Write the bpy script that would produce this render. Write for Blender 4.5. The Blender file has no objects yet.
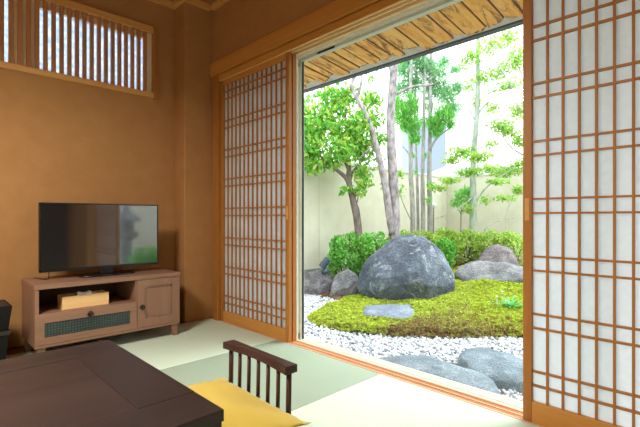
import bpy, bmesh, math, random
import numpy as np
from mathutils import Vector, noise

random.seed(7)
rng = np.random.default_rng(7)
scn = bpy.context.scene
COL = scn.collection

# ------------------------------------------------------------------ camera model
F = 422.0
EYE = 0.87
ANG = math.atan(412 / 422.0)
S, Cc = math.sin(ANG), math.cos(ANG)

def W(px, py, d):
    """world point seen at photo position px,py at distance d along the view axis"""
    r = (px - 320) / F * d
    return (d * S + r * Cc, d * Cc - r * S, EYE - (py - 218) * d / F)

def at(px, py, z):
    return W(px, py, F * (EYE - z) / (py - 218.0))

# ------------------------------------------------------------------ colour / materials
def lin(c):
    c = c / 255.0
    return c / 12.92 if c <= 0.04045 else ((c + 0.055) / 1.055) ** 2.4

def rgb(r, g, b):
    return (lin(r), lin(g), lin(b), 1.0)

def new_mat(name):
    m = bpy.data.materials.new(name)
    m.use_nodes = True
    nt = m.node_tree
    return m, nt, nt.nodes['Principled BSDF'], nt.nodes['Material Output']

def ramp(nt, fac, stops):
    r = nt.nodes.new('ShaderNodeValToRGB')
    el = r.color_ramp.elements
    while len(el) < len(stops):
        el.new(0.5)
    for e, (p, c) in zip(el, stops):
        e.position = p
        e.color = c
    nt.links.new(fac, r.inputs[0])
    return r.outputs[0]

def coords(nt, scale=(1, 1, 1), rot=(0, 0, 0)):
    tc = nt.nodes.new('ShaderNodeTexCoord')
    mp = nt.nodes.new('ShaderNodeMapping')
    mp.inputs['Scale'].default_value = scale
    mp.inputs['Rotation'].default_value = rot
    nt.links.new(tc.outputs['Object'], mp.inputs[0])
    return mp.outputs[0]

def noise_tex(nt, vec, scale, detail=4, rough=0.5, dist=0.0):
    n = nt.nodes.new('ShaderNodeTexNoise')
    n.inputs['Scale'].default_value = scale
    n.inputs['Detail'].default_value = detail
    n.inputs['Roughness'].default_value = rough
    n.inputs['Distortion'].default_value = dist
    nt.links.new(vec, n.inputs['Vector'])
    return n.outputs['Fac']

def bump(nt, height, bsdf, strength=0.2, dist=0.01):
    b = nt.nodes.new('ShaderNodeBump')
    b.inputs['Strength'].default_value = strength
    b.inputs['Distance'].default_value = dist
    nt.links.new(height, b.inputs['Height'])
    nt.links.new(b.outputs[0], bsdf.inputs['Normal'])

def plain(name, c, rough=0.5, metal=0.0, spec=0.5):
    m, nt, b, o = new_mat(name)
    v = coords(nt)
    n = noise_tex(nt, v, 30, 2)
    d = tuple(x * 0.9 for x in c[:3]) + (1,)
    nt.links.new(ramp(nt, n, [(0.3, d), (0.7, c)]), b.inputs['Base Color'])
    b.inputs['Roughness'].default_value = rough
    b.inputs['Metallic'].default_value = metal
    b.inputs['Specular IOR Level'].default_value = spec
    return m

def mottled(name, c1, c2, scale, rough=0.8, bumps=0.2, bscale=None, bdist=0.01, detail=6, stretch=(1, 1, 1), p=(0.35, 0.65), spec=0.3):
    m, nt, b, o = new_mat(name)
    v = coords(nt, stretch)
    n = noise_tex(nt, v, scale, detail, 0.6)
    nt.links.new(ramp(nt, n, [(p[0], c1), (p[1], c2)]), b.inputs['Base Color'])
    b.inputs['Roughness'].default_value = rough
    b.inputs['Specular IOR Level'].default_value = spec
    if bumps:
        h = noise_tex(nt, v, bscale or scale * 4, detail, 0.6)
        bump(nt, h, b, bumps, bdist)
    return m

def wood(name, c1, c2, axis='z', scale=14.0, rough=0.45, spec=0.35, bumps=0.06, k=0.06):
    st = {'x': (k, 1, 1), 'y': (1, k, 1), 'z': (1, 1, k)}[axis]
    m, nt, b, o = new_mat(name)
    v = coords(nt, st)
    n = noise_tex(nt, v, scale, 6, 0.65, 0.6)
    fine = noise_tex(nt, v, scale * 9, 3, 0.6)
    mx = nt.nodes.new('ShaderNodeMath'); mx.operation = 'MULTIPLY_ADD'
    nt.links.new(fine, mx.inputs[0]); mx.inputs[1].default_value = 0.35
    sb = nt.nodes.new('ShaderNodeMath'); sb.operation = 'SUBTRACT'
    nt.links.new(n, sb.inputs[0]); sb.inputs[1].default_value = 0.175
    nt.links.new(sb.outputs[0], mx.inputs[2])
    nt.links.new(ramp(nt, mx.outputs[0], [(0.3, c1), (0.7, c2)]), b.inputs['Base Color'])
    b.inputs['Roughness'].default_value = rough
    b.inputs['Specular IOR Level'].default_value = spec
    if bumps:
        bump(nt, fine, b, bumps, 0.004)
    return m

def leafy(name, cols, trans=0.45, rough=0.5, spec=0.3):
    """leaf material: each leaf its own tint, light shines through"""
    m, nt, b, o = new_mat(name)
    g = nt.nodes.new('ShaderNodeNewGeometry')
    n = len(cols)
    col = ramp(nt, g.outputs['Random Per Island'], [(i / (n - 1), c) for i, c in enumerate(cols)])
    nt.links.new(col, b.inputs['Base Color'])
    b.inputs['Roughness'].default_value = rough
    b.inputs['Specular IOR Level'].default_value = spec
    t = nt.nodes.new('ShaderNodeBsdfTranslucent')
    nt.links.new(col, t.inputs[0])
    mx = nt.nodes.new('ShaderNodeMixShader'); mx.inputs[0].default_value = trans
    nt.links.new(b.outputs[0], mx.inputs[1]); nt.links.new(t.outputs[0], mx.inputs[2])
    nt.links.new(mx.outputs[0], o.inputs[0])
    return m

M = {}
M['wall'] = mottled('clay_plaster', rgb(170, 124, 76), rgb(176, 130, 82), 9, 0.95, 0.25, 260, 0.002, spec=0.1)
M['shoji_wood'] = wood('cedar_screen_wood', rgb(162, 103, 46), rgb(182, 122, 60), 'z')
M['rail_wood'] = wood('cedar_rail_wood', rgb(190, 130, 60), rgb(207, 148, 76), 'y')
M['rail_wood_x'] = wood('cedar_rail_wood_across', rgb(206, 150, 84), rgb(224, 172, 104), 'x')
M['post_wood'] = wood('cedar_post_wood', rgb(152, 100, 44), rgb(174, 118, 56), 'z')
M['lattice_wood'] = wood('lattice_wood', rgb(176, 118, 74), rgb(196, 136, 88), 'z')
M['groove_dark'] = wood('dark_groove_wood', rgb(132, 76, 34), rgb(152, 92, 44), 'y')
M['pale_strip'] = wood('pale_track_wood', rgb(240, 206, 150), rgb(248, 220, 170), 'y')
M['sill_wood'] = wood('sill_wood', rgb(206, 156, 118), rgb(222, 176, 138), 'y')
M['groove_wood'] = wood('groove_wood', rgb(150, 96, 66), rgb(168, 110, 76), 'y')
M['dark_board'] = wood('dark_floor_board', rgb(70, 36, 22), rgb(88, 48, 30), 'x')
M['ceiling_wood'] = wood('ceiling_board', rgb(150, 100, 62), rgb(172, 120, 78), 'x', 8)
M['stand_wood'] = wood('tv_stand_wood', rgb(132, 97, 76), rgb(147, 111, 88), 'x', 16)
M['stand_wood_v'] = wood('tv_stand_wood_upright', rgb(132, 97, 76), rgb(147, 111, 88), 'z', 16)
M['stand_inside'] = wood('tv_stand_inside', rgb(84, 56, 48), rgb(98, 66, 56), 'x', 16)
M['table_wood'] = wood('dark_table_wood', rgb(33, 24, 22), rgb(49, 37, 33), 'x', 8, 0.42, 0.4)
M['table_wood_y'] = wood('dark_table_wood_cross', rgb(33, 24, 22), rgb(48, 36, 32), 'y', 8, 0.42, 0.4)
M['table_panel'] = wood('dark_table_panel', rgb(42, 29, 26), rgb(58, 42, 38), 'x', 6, 0.4, 0.4)
M['chair_wood'] = wood('dark_chair_wood', rgb(46, 27, 22), rgb(70, 42, 34), 'y', 12, 0.4, 0.4)
M['chair_wood_v'] = wood('dark_chair_spindle', rgb(50, 30, 22), rgb(78, 48, 36), 'z', 12, 0.4, 0.4)
M['box_wood'] = wood('pale_box_wood', rgb(226, 184, 122), rgb(240, 202, 144), 'x', 10)
M['pull'] = plain('pale_pull_wood', rgb(214, 160, 92), 0.4)
M['alu'] = plain('sage_aluminium', rgb(214, 222, 204), 0.45, 0.0)
M['alu_white'] = plain('cream_aluminium', rgb(240, 240, 226), 0.45)
M['gasket'] = plain('black_gasket', rgb(30, 34, 34), 0.6)
M['dark_door'] = wood('dark_closet_door', rgb(62, 56, 50), rgb(80, 72, 64), 'z')
M['cream_sash'] = plain('cream_sash', rgb(250, 236, 204), 0.5)
M['black'] = plain('black_plastic', rgb(17, 17, 19), 0.32)
M['bin'] = plain('black_lacquer', rgb(11, 9, 8), 0.6, 0, .25)
M['bin_rim'] = plain('worn_grey_rim', rgb(42, 36, 30), 0.6)
M['ring'] = plain('bronze_ring', rgb(62, 48, 42), 0.35, 0.8)
M['tissue'] = plain('white_tissue', rgb(235, 238, 242), 0.9)
M['lampmetal'] = plain('slate_lamp_metal', rgb(62, 80, 94), 0.45)
M['globe'] = plain('white_globe', rgb(250, 250, 246), 0.3)
M['cable'] = plain('black_cable', rgb(20, 20, 20), 0.5)
def mk_glow():
    m, nt, b, o = new_mat('lit_paper_globe')
    b.inputs['Base Color'].default_value = (.8, .7, .5, 1)
    b.inputs['Emission Color'].default_value = (1.0, .95, .87, 1)
    b.inputs['Emission Strength'].default_value = 16
    return m
M['lampglow'] = mk_glow()  # glow of the added fill lamp
M['fence'] = mottled('cream_render', rgb(204, 200, 180), rgb(214, 211, 192), 3, 0.9, 0.15, 160, 0.003)
M['coping'] = plain('pale_coping', rgb(206, 206, 196), 0.6)
M['plinth'] = plain('grey_plinth', rgb(140, 144, 142), 0.8)
M['soil'] = mottled('dark_soil', rgb(84, 62, 46), rgb(124, 96, 72), 9, 0.95, 0.6, 60, 0.02)
M['bark_pale'] = mottled('pale_peeling_bark', rgb(112, 104, 106), rgb(176, 168, 170), 16, 0.85, 0.8, 60, 0.01, stretch=(1, 1, 0.5))
M['bark_grey'] = mottled('grey_bark', rgb(138, 134, 134), rgb(178, 174, 172), 18, 0.85, 0.7, 60, 0.01, stretch=(1, 1, 0.4))
M['bark_brown'] = mottled('brown_grey_bark', rgb(90, 80, 76), rgb(130, 118, 112), 18, 0.85, 0.7, 60, 0.01, stretch=(1, 1, 0.4))
M['bark_maple'] = mottled('pale_green_bark', rgb(140, 152, 138), rgb(178, 188, 174), 14, 0.85, 0.4, 60, 0.01, stretch=(1, 1, 0.4))
M['leaf_broad'] = leafy('broad_leaves', [rgb(72, 156, 56), rgb(110, 186, 68), rgb(150, 204, 80), rgb(196, 216, 96), rgb(80, 166, 66), rgb(122, 194, 74), rgb(220, 216, 116)], 0.5)
M['leaf_pine'] = leafy('plume_leaves', [rgb(100, 182, 84), rgb(134, 208, 96), rgb(166, 220, 116), rgb(92, 176, 92), rgb(146, 212, 100)], 0.5)
M['leaf_pine_grey'] = leafy('sparse_needles', [rgb(120, 180, 130), rgb(140, 196, 142), rgb(164, 208, 160), rgb(124, 188, 112)], 0.5)
M['leaf_maple'] = leafy('maple_leaves', [rgb(118, 182, 72), rgb(148, 204, 88), rgb(172, 212, 100), rgb(204, 204, 118), rgb(110, 178, 76)], 0.5)
M['leaf_bush'] = leafy('bush_leaves', [rgb(72, 150, 56), rgb(110, 188, 74), rgb(146, 208, 96), rgb(88, 168, 66), rgb(126, 198, 84)], 0.35)
M['leaf_azalea'] = leafy('azalea_leaves', [rgb(120, 176, 62), rgb(160, 200, 84), rgb(196, 218, 104), rgb(210, 216, 116), rgb(104, 166, 60)], 0.35)
M['leaf_strap'] = leafy('strap_leaves', [rgb(60, 150, 60), rgb(84, 172, 76), rgb(110, 186, 96), rgb(70, 160, 66)], 0.3)
M['tassel'] = None

# yellow cushion cloth
def mk_cloth():
    m, nt, b, o = new_mat('yellow_cloth')
    v = coords(nt)
    n = noise_tex(nt, v, 3.2, 3, 0.5, 0.8)
    nt.links.new(ramp(nt, n, [(0.30, rgb(186, 156, 50)), (0.55, rgb(203, 174, 64)), (0.8, rgb(210, 184, 80))]), b.inputs['Base Color'])
    b.inputs['Roughness'].default_value = 0.8
    b.inputs['Sheen Weight'].default_value = 0.2
    w = noise_tex(nt, coords(nt, (1, 0.2, 1)), 500, 2)
    bump(nt, w, b, 0.15, 0.002)
    return m
M['cushion'] = mk_cloth()

def mk_paper():
    m, nt, b, o = new_mat('shoji_paper')
    nt.nodes.remove(b)
    v = coords(nt)
    n = noise_tex(nt, v, 40, 5, 0.6)
    col = ramp(nt, n, [(0.3, (0.77, 0.81, 0.84, 1)), (0.7, (0.82, 0.86, 0.89, 1))])
    d = nt.nodes.new('ShaderNodeBsdfDiffuse'); t = nt.nodes.new('ShaderNodeBsdfTranslucent')
    nt.links.new(col, d.inputs[0]); nt.links.new(col, t.inputs[0])
    mx = nt.nodes.new('ShaderNodeMixShader'); mx.inputs[0].default_value = 0.55
    nt.links.new(d.outputs[0], mx.inputs[1]); nt.links.new(t.outputs[0], mx.inputs[2])
    nt.links.new(mx.outputs[0], o.inputs[0])
    return m
M['paper'] = mk_paper()

def mk_glass(name, tint=(0.97, 0.985, 0.98, 1), refl=0.06):
    m, nt, b, o = new_mat(name)
    nt.nodes.remove(b)
    t = nt.nodes.new('ShaderNodeBsdfTransparent'); t.inputs[0].default_value = tint
    g = nt.nodes.new('ShaderNodeBsdfGlossy'); g.inputs['Roughness'].default_value = 0.0
    lw = nt.nodes.new('ShaderNodeLayerWeight'); lw.inputs[0].default_value = 0.5
    pw = nt.nodes.new('ShaderNodeMath'); pw.operation = 'POWER'; pw.inputs[1].default_value = 5.0
    nt.links.new(lw.outputs['Facing'], pw.inputs[0])
    ma = nt.nodes.new('ShaderNodeMath'); ma.operation = 'MULTIPLY_ADD'; ma.inputs[1].default_value = 0.7; ma.inputs[2].default_value = 0.02
    nt.links.new(pw.outputs[0], ma.inputs[0])
    mx = nt.nodes.new('ShaderNodeMixShader')
    nt.links.new(ma.outputs[0], mx.inputs[0])
    nt.links.new(t.outputs[0], mx.inputs[1]); nt.links.new(g.outputs[0], mx.inputs[2])
    nt.links.new(mx.outputs[0], o.inputs[0])
    return m
M['glass'] = mk_glass('clear_glass')

def mk_frosted():
    m, nt, b, o = new_mat('frosted_glass')
    nt.nodes.remove(b)
    v = coords(nt, (1, 1, 1))
    n = noise_tex(nt, v, 34, 3, 0.5)
    col = ramp(nt, n, [(0.35, (0.36, 0.46, 0.60, 1)), (0.65, (0.62, 0.66, 0.76, 1))])
    d = nt.nodes.new('ShaderNodeBsdfDiffuse'); t = nt.nodes.new('ShaderNodeBsdfTranslucent')
    tr = nt.nodes.new('ShaderNodeBsdfTransparent')
    nt.links.new(col, t.inputs[0]); nt.links.new(col, tr.inputs[0]); nt.links.new(col, d.inputs[0])
    mx = nt.nodes.new('ShaderNodeMixShader'); mx.inputs[0].default_value = 0.15
    nt.links.new(t.outputs[0], mx.inputs[1]); nt.links.new(tr.outputs[0], mx.inputs[2])
    nt.links.new(mx.outputs[0], o.inputs[0])
    return m
M['frosted'] = mk_frosted()

def mk_screen():
    m, nt, b, o = new_mat('tv_screen')
    b.inputs['Base Color'].default_value = (0.006, 0.006, 0.007, 1)
    b.inputs['Roughness'].default_value = 0.25
    g = nt.nodes.new('ShaderNodeBsdfGlossy'); g.inputs['Roughness'].default_value = 0.02
    g.inputs[0].default_value = (0.9, 0.95, 1, 1)
    v = coords(nt); n = noise_tex(nt, v, 2, 1)
    r = nt.nodes.new('ShaderNodeMath'); r.operation = 'MULTIPLY_ADD'
    nt.links.new(n, r.inputs[0]); r.inputs[1].default_value = 0.01; r.inputs[2].default_value = 0.045
    nt.links.new(r.outputs[0], g.inputs['Roughness'])
    mx = nt.nodes.new('ShaderNodeMixShader'); mx.inputs[0].default_value = 0.24
    nt.links.new(b.outputs[0], mx.inputs[1]); nt.links.new(g.outputs[0], mx.inputs[2])
    nt.links.new(mx.outputs[0], o.inputs[0])
    return m
M['screen'] = mk_screen()

def mk_tatami(name, c1, c2, along):
    m, nt, b, o = new_mat(name)
    st = (1, 0.03, 1) if along == 'y' else (0.03, 1, 1)
    v = coords(nt, st)
    n = noise_tex(nt, v, 240, 3, 0.6)
    big = noise_tex(nt, coords(nt), 3, 2)
    mx = nt.nodes.new('ShaderNodeMix'); mx.data_type = 'FLOAT'
    mx.inputs[0].default_value = 0.4
    nt.links.new(n, mx.inputs[2]); nt.links.new(big, mx.inputs[3])
    nt.links.new(ramp(nt, mx.outputs[0], [(0.3, c1), (0.7, c2)]), b.inputs['Base Color'])
    b.inputs['Roughness'].default_value = 0.6
    b.inputs['Specular IOR Level'].default_value = 0.25
    bump(nt, n, b, 0.25, 0.002)
    return m
M['tatami_a'] = mk_tatami('tatami_weave_lengthwise', rgb(196, 211, 188), rgb(205, 219, 197), 'x')  # paler tint paints in the brighter sheen of this weave direction
M['tatami_b'] = mk_tatami('tatami_weave_crosswise', rgb(148, 163, 142), rgb(159, 174, 153), 'y')  # same straw, darkened to paint the duller sheen of the turned weave

def mk_stone(name, base, dark, pale, warm=None, sc=3.0):
    m, nt, b, o = new_mat(name)
    v = coords(nt)
    n1 = noise_tex(nt, v, sc, 8, 0.62, 0.3)
    n2 = noise_tex(nt, v, sc * 9, 5, 0.6)
    n3 = noise_tex(nt, v, sc * 1.7, 6, 0.75, 1.2)
    c = ramp(nt, n1, [(0.3, dark), (0.55, base), (0.75, pale)])
    sp = ramp(nt, n3, [(0.54, (0, 0, 0, 1)), (0.70, (1, 1, 1, 1))])
    mx = nt.nodes.new('ShaderNodeMix'); mx.data_type = 'RGBA'
    nt.links.new(sp, mx.inputs[0]); nt.links.new(c, mx.inputs[6])
    mx.inputs[7].default_value = warm or pale
    m2 = nt.nodes.new('ShaderNodeMix'); m2.data_type = 'RGBA'; m2.blend_type = 'OVERLAY'
    m2.inputs[0].default_value = 0.55
    nt.links.new(mx.outputs[2], m2.inputs[6])
    nt.links.new(ramp(nt, n2, [(0.3, (0.25, 0.25, 0.25, 1)), (0.7, (0.75, 0.75, 0.75, 1))]), m2.inputs[7])
    nt.links.new(m2.outputs[2], b.inputs['Base Color'])
    b.inputs['Roughness'].default_value = 0.85
    b.inputs['Specular IOR Level'].default_value = 0.25
    bump(nt, n2, b, 0.8, 0.05)
    return m
M['stone_blue'] = mk_stone('blue_grey_boulder', rgb(92, 101, 113), rgb(58, 64, 74), rgb(130, 138, 148), rgb(176, 180, 184))
M['stone_grey'] = mk_stone('grey_stone', rgb(128, 127, 130), rgb(88, 89, 92), rgb(162, 160, 160), rgb(160, 154, 154), 5)
M['stone_warm'] = mk_stone('mauve_grey_stone', rgb(134, 126, 128), rgb(98, 92, 95), rgb(164, 157, 157), rgb(160, 150, 150), 5)
M['stone_step'] = mk_stone('blue_stepping_stone', rgb(122, 136, 146), rgb(94, 106, 116), rgb(154, 166, 174), rgb(166, 176, 182), 6)
M['stone_flat'] = mk_stone('slate_slab', rgb(122, 132, 148), rgb(102, 112, 128), rgb(148, 158, 170), rgb(156, 164, 174), 4)

def mk_gravel():
    m, nt, b, o = new_mat('white_pebbles')
    g = nt.nodes.new('ShaderNodeNewGeometry')
    col = ramp(nt, g.outputs['Random Per Island'], [(0.0, rgb(92, 98, 106)), (0.10, rgb(140, 144, 150)), (0.16, rgb(194, 197, 202)), (1, rgb(216, 218, 221))])
    nt.links.new(col, b.inputs['Base Color'])
    b.inputs['Roughness'].default_value = 0.7
    return m
M['pebble'] = mk_gravel()
M['gravel_bed'] = mottled('gravel_bed', rgb(84, 88, 94), rgb(170, 172, 176), 70, 0.9, 0.6, 90, 0.01)

def mk_moss():
    m, nt, b, o = new_mat('moss')
    v = coords(nt)
    big = noise_tex(nt, v, 1.1, 3, 0.5)
    mid = noise_tex(nt, v, 13, 5, 0.75)
    sep = nt.nodes.new('ShaderNodeSeparateXYZ'); nt.links.new(v, sep.inputs[0])
    # browner, heathery moss along the front right of the mound (its own colour)
    gx = nt.nodes.new('ShaderNodeMapRange'); nt.links.new(sep.outputs[0], gx.inputs[0])
    gx.inputs[1].default_value = 5.2; gx.inputs[2].default_value = 3.6; gx.inputs[3].default_value = 0; gx.inputs[4].default_value = 1
    gy = nt.nodes.new('ShaderNodeMapRange'); nt.links.new(sep.outputs[1], gy.inputs[0])
    gy.inputs[1].default_value = 2.72; gy.inputs[2].default_value = 2.5; gy.inputs[3].default_value = 0; gy.inputs[4].default_value = 1
    a = nt.nodes.new('ShaderNodeMath'); a.operation = 'MULTIPLY'
    nt.links.new(gx.outputs[0], a.inputs[0]); nt.links.new(gy.outputs[0], a.inputs[1])
    s = nt.nodes.new('ShaderNodeMath'); s.operation = 'MULTIPLY_ADD'
    nt.links.new(a.outputs[0], s.inputs[0]); s.inputs[1].default_value = 0.30
    nt.links.new(mid, s.inputs[2])
    g = nt.nodes.new('ShaderNodeNewGeometry')
    j = nt.nodes.new('ShaderNodeMath'); j.operation = 'MULTIPLY_ADD'
    nt.links.new(g.outputs['Random Per Island'], j.inputs[0]); j.inputs[1].default_value = 0.34
    nt.links.new(s.outputs[0], j.inputs[2])
    col = ramp(nt, j.outputs[0], [(0.40, rgb(208, 222, 84)), (0.64, rgb(188, 206, 68)), (0.78, rgb(164, 174, 70)), (0.92, rgb(156, 128, 82)), (1.0, rgb(126, 94, 70))])
    nt.links.new(col, b.inputs['Base Color'])
    b.inputs['Roughness'].default_value = 0.9
    b.inputs['Specular IOR Level'].default_value = 0.1
    t = nt.nodes.new('ShaderNodeBsdfTranslucent'); nt.links.new(col, t.inputs[0])
    mx = nt.nodes.new('ShaderNodeMixShader'); mx.inputs[0].default_value = 0.25
    nt.links.new(b.outputs[0], mx.inputs[1]); nt.links.new(t.outputs[0], mx.inputs[2])
    nt.links.new(mx.outputs[0], o.inputs[0])
    return m
M['moss'] = mk_moss()

def mk_bark_board():
    m, nt, b, o = new_mat('weathered_bark_board')
    v = coords(nt, (0.12, 1, 1))
    n = noise_tex(nt, v, 16, 7, 0.7, 0.6)
    st = noise_tex(nt, coords(nt, (0.22, 1, 1)), 13, 8, 0.8, 0.9)
    c = ramp(nt, n, [(0.25, rgb(196, 124, 58)), (0.45, rgb(240, 180, 98)), (0.7, rgb(250, 208, 134))])
    k = ramp(nt, st, [(0.50, (0, 0, 0, 1)), (0.60, (1, 1, 1, 1))])
    mx = nt.nodes.new('ShaderNodeMix'); mx.data_type = 'RGBA'
    nt.links.new(k, mx.inputs[0]); nt.links.new(c, mx.inputs[6]); mx.inputs[7].default_value = rgb(146, 100, 62)
    nt.links.new(mx.outputs[2], b.inputs['Base Color'])
    b.inputs['Roughness'].default_value = 0.9
    bump(nt, n, b, 0.4, 0.01)
    return m
M['bark_board'] = mk_bark_board()
M['bark_edge'] = mottled('dark_ragged_bark', rgb(112, 80, 58), rgb(150, 114, 84), 20, 0.95, 0.4)
M['soffit_grey'] = wood('grey_weathered_soffit', rgb(178, 170, 158), rgb(214, 208, 196), 'x', 12, 0.9)
M['fascia'] = plain('dark_fascia', rgb(84, 92, 100), 0.5)
M['roof'] = plain('grey_roof', rgb(120, 124, 128), 0.6)

def mk_checkglass():
    m, nt, b, o = new_mat('dark_grid_glass')
    v = coords(nt, (62, 62, 62))
    sep = nt.nodes.new('ShaderNodeSeparateXYZ'); nt.links.new(v, sep.inputs[0])
    def cell(sock):
        f = nt.nodes.new('ShaderNodeMath'); f.operation = 'FRACT'; nt.links.new(sock, f.inputs[0])
        d = nt.nodes.new('ShaderNodeMath'); d.operation = 'GREATER_THAN'; nt.links.new(f.outputs[0], d.inputs[0]); d.inputs[1].default_value = 0.32
        return d.outputs[0]
    mu = nt.nodes.new('ShaderNodeMath'); mu.operation = 'MULTIPLY'
    nt.links.new(cell(sep.outputs[0]), mu.inputs[0]); nt.links.new(cell(sep.outputs[2]), mu.inputs[1])
    nt.links.new(ramp(nt, mu.outputs[0], [(0, rgb(30, 38, 38)), (1, rgb(58, 70, 68))]), b.inputs['Base Color'])
    b.inputs['Roughness'].default_value = 0.15
    bump(nt, mu.outputs[0], b, 0.5, 0.003)
    return m
M['gridglass'] = mk_checkglass()
M['house_blue'] = plain('pale_blue_cladding', rgb(122, 133, 148), 0.7)
M['house_white'] = plain('white_cladding', rgb(176, 182, 188), 0.7)
M['house_roof'] = plain('white_metal_roof', rgb(238, 240, 242), 0.5)

# ------------------------------------------------------------------ object helpers
def tag(o, label=None, cat=None, group=None, kind=None):
    if label: o['label'] = label
    if cat: o['category'] = cat
    if group: o['group'] = group
    if kind: o['kind'] = kind
    return o

def thing(name, loc, label, cat, group=None, kind=None):
    o = bpy.data.objects.new(name, None)
    o.empty_display_size = 0.1
    o.location = loc
    COL.objects.link(o)
    return tag(o, label, cat, group, kind)

def root_loc(o):
    v = Vector((0, 0, 0))
    while o is not None:
        v += Vector(o.location)
        o = o.parent
    return v

def finish(name, me, mat, parent=None, smooth=False, bevel=0.0, segs=2, origin=None):
    """link one mesh object; vertices are given in world metres"""
    o = bpy.data.objects.new(name, me)
    COL.objects.link(o)
    off = Vector((0, 0, 0))
    if parent is not None:
        o.parent = parent
        off = root_loc(parent)
    elif origin is not None:
        o.location = origin
        off = Vector(origin)
    if off.length > 0:
        n = len(me.vertices)
        a = np.empty(n * 3, dtype=np.float32)
        me.vertices.foreach_get('co', a)
        a = a.reshape(-1, 3) - np.array(off, dtype=np.float32)
        me.vertices.foreach_set('co', a.ravel())
    me.update()
    if mat is not None:
        for m in (mat if isinstance(mat, (list, tuple)) else [mat]):
            me.materials.append(m)
    if smooth:
        me.polygons.foreach_set('use_smooth', [True] * len(me.polygons))
    if bevel:
        b = o.modifiers.new('Bevel', 'BEVEL')
        b.width = bevel; b.segments = segs; b.limit_method = 'ANGLE'; b.angle_limit = math.radians(40)
    return o

class MB:
    def __init__(s):
        s.v = []; s.f = []
    def add(s, vs, fs):
        n = len(s.v)
        s.v += [tuple(p) for p in vs]
        s.f += [tuple(n + i for i in f) for f in fs]
        return s
    def box(s, x0, x1, y0, y1, z0, z1):
        x0, x1 = sorted((x0, x1)); y0, y1 = sorted((y0, y1)); z0, z1 = sorted((z0, z1))
        return s.add([(x0, y0, z0), (x1, y0, z0), (x1, y1, z0), (x0, y1, z0), (x0, y0, z1), (x1, y0, z1), (x1, y1, z1), (x0, y1, z1)],
                     [(0, 3, 2, 1), (4, 5, 6, 7), (0, 1, 5, 4), (1, 2, 6, 5), (2, 3, 7, 6), (3, 0, 4, 7)])
    def hexa(s, bot, top):
        return s.add(list(bot) + list(top), [(0, 3, 2, 1), (4, 5, 6, 7), (0, 1, 5, 4), (1, 2, 6, 5), (2, 3, 7, 6), (3, 0, 4, 7)])
    def prism(s, pts, z0, z1):
        n = len(pts)
        return s.add([(p[0], p[1], z0) for p in pts] + [(p[0], p[1], z1) for p in pts],
                     [tuple(reversed(range(n))), tuple(range(n, 2 * n))] + [(i, (i + 1) % n, n + (i + 1) % n, n + i) for i in range(n)])
    def tube(s, pts, rad, seg=8, wob=0.0, cap=True):
        pts = [Vector(p) for p in pts]
        if not isinstance(rad, (list, tuple)):
            rad = [rad] * len(pts)
        base = len(s.v)
        up = None
        for i, p in enumerate(pts):
            d = (pts[min(i + 1, len(pts) - 1)] - pts[max(i - 1, 0)]).normalized()
            if up is None:
                a = Vector((1, 0, 0)) if abs(d.x) < 0.8 else Vector((0, 1, 0))
                up = (a - d * a.dot(d)).normalized()
            else:
                up = (up - d * up.dot(d)).normalized()
            w = d.cross(up)
            for k in range(seg):
                t = 2 * math.pi * k / seg
                r = rad[i] * (1 + wob * random.uniform(-1, 1))
                s.v.append(tuple(p + up * (math.cos(t) * r) + w * (math.sin(t) * r)))
        for i in range(len(pts) - 1):
            for k in range(seg):
                a = base + i * seg + k; b = base + i * seg + (k + 1) % seg
                s.f.append((a, b, b + seg, a + seg))
        if cap:
            s.f.append(tuple(base + k for k in reversed(range(seg))))
            s.f.append(tuple(base + (len(pts) - 1) * seg + k for k in range(seg)))
        return s
    def lathe(s, c, prof, seg=20, cap=True):
        """prof = (radius, z) pairs from bottom to top"""
        base = len(s.v)
        for r, z in prof:
            for k in range(seg):
                t = 2 * math.pi * k / seg
                s.v.append((c[0] + r * math.cos(t), c[1] + r * math.sin(t), c[2] + z))
        for i in range(len(prof) - 1):
            for k in range(seg):
                a = base + i * seg + k; b = base + i * seg + (k + 1) % seg
                s.f.append((a, b, b + seg, a + seg))
        if cap:
            s.f.append(tuple(base + k for k in reversed(range(seg))))
            s.f.append(tuple(base + (len(prof) - 1) * seg + k for k in range(seg)))
        return s
    def ring(s, c, R, r, axis='y', seg=20, ts=8):
        base = len(s.v)
        for i in range(seg):
            a = 2 * math.pi * i / seg
            for j in range(ts):
                b = 2 * math.pi * j / ts
                u = (R + r * math.cos(b)) * math.cos(a); w = (R + r * math.cos(b)) * math.sin(a); h = r * math.sin(b)
                s.v.append({'y': (c[0] + u, c[1] + h, c[2] + w), 'z': (c[0] + u, c[1] + w, c[2] + h), 'x': (c[0] + h, c[1] + u, c[2] + w)}[axis])
        for i in range(seg):
            for j in range(ts):
                s.f.append((base + i * ts + j, base + ((i + 1) % seg) * ts + j, base + ((i + 1) % seg) * ts + (j + 1) % ts, base + i * ts + (j + 1) % ts))
        return s
    def mesh(s, name):
        me = bpy.data.meshes.new(name)
        me.from_pydata(s.v, [], s.f)
        return me
    def build(s, name, mat, parent=None, **kw):
        return finish(name, s.mesh(name), mat, parent, **kw)

def struct(name, mb, mat, parent=None, **kw):
    o = mb.build(name, mat, parent, **kw)
    if parent is None:
        o['kind'] = 'structure'
    return o

def np_mesh(name, verts, faces):
    """verts (n,3) and faces (m,k) numpy arrays to a mesh"""
    me = bpy.data.meshes.new(name)
    k = faces.shape[1]
    me.vertices.add(len(verts)); me.vertices.foreach_set('co', verts.astype(np.float32).ravel())
    me.loops.add(faces.size); me.loops.foreach_set('vertex_index', faces.astype(np.int32).ravel())
    me.polygons.add(len(faces))
    me.polygons.foreach_set('loop_start', np.arange(0, faces.size, k, dtype=np.int32))
    me.polygons.foreach_set('loop_total', np.full(len(faces), k, dtype=np.int32))
    me.update(calc_edges=True)
    return me

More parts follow.
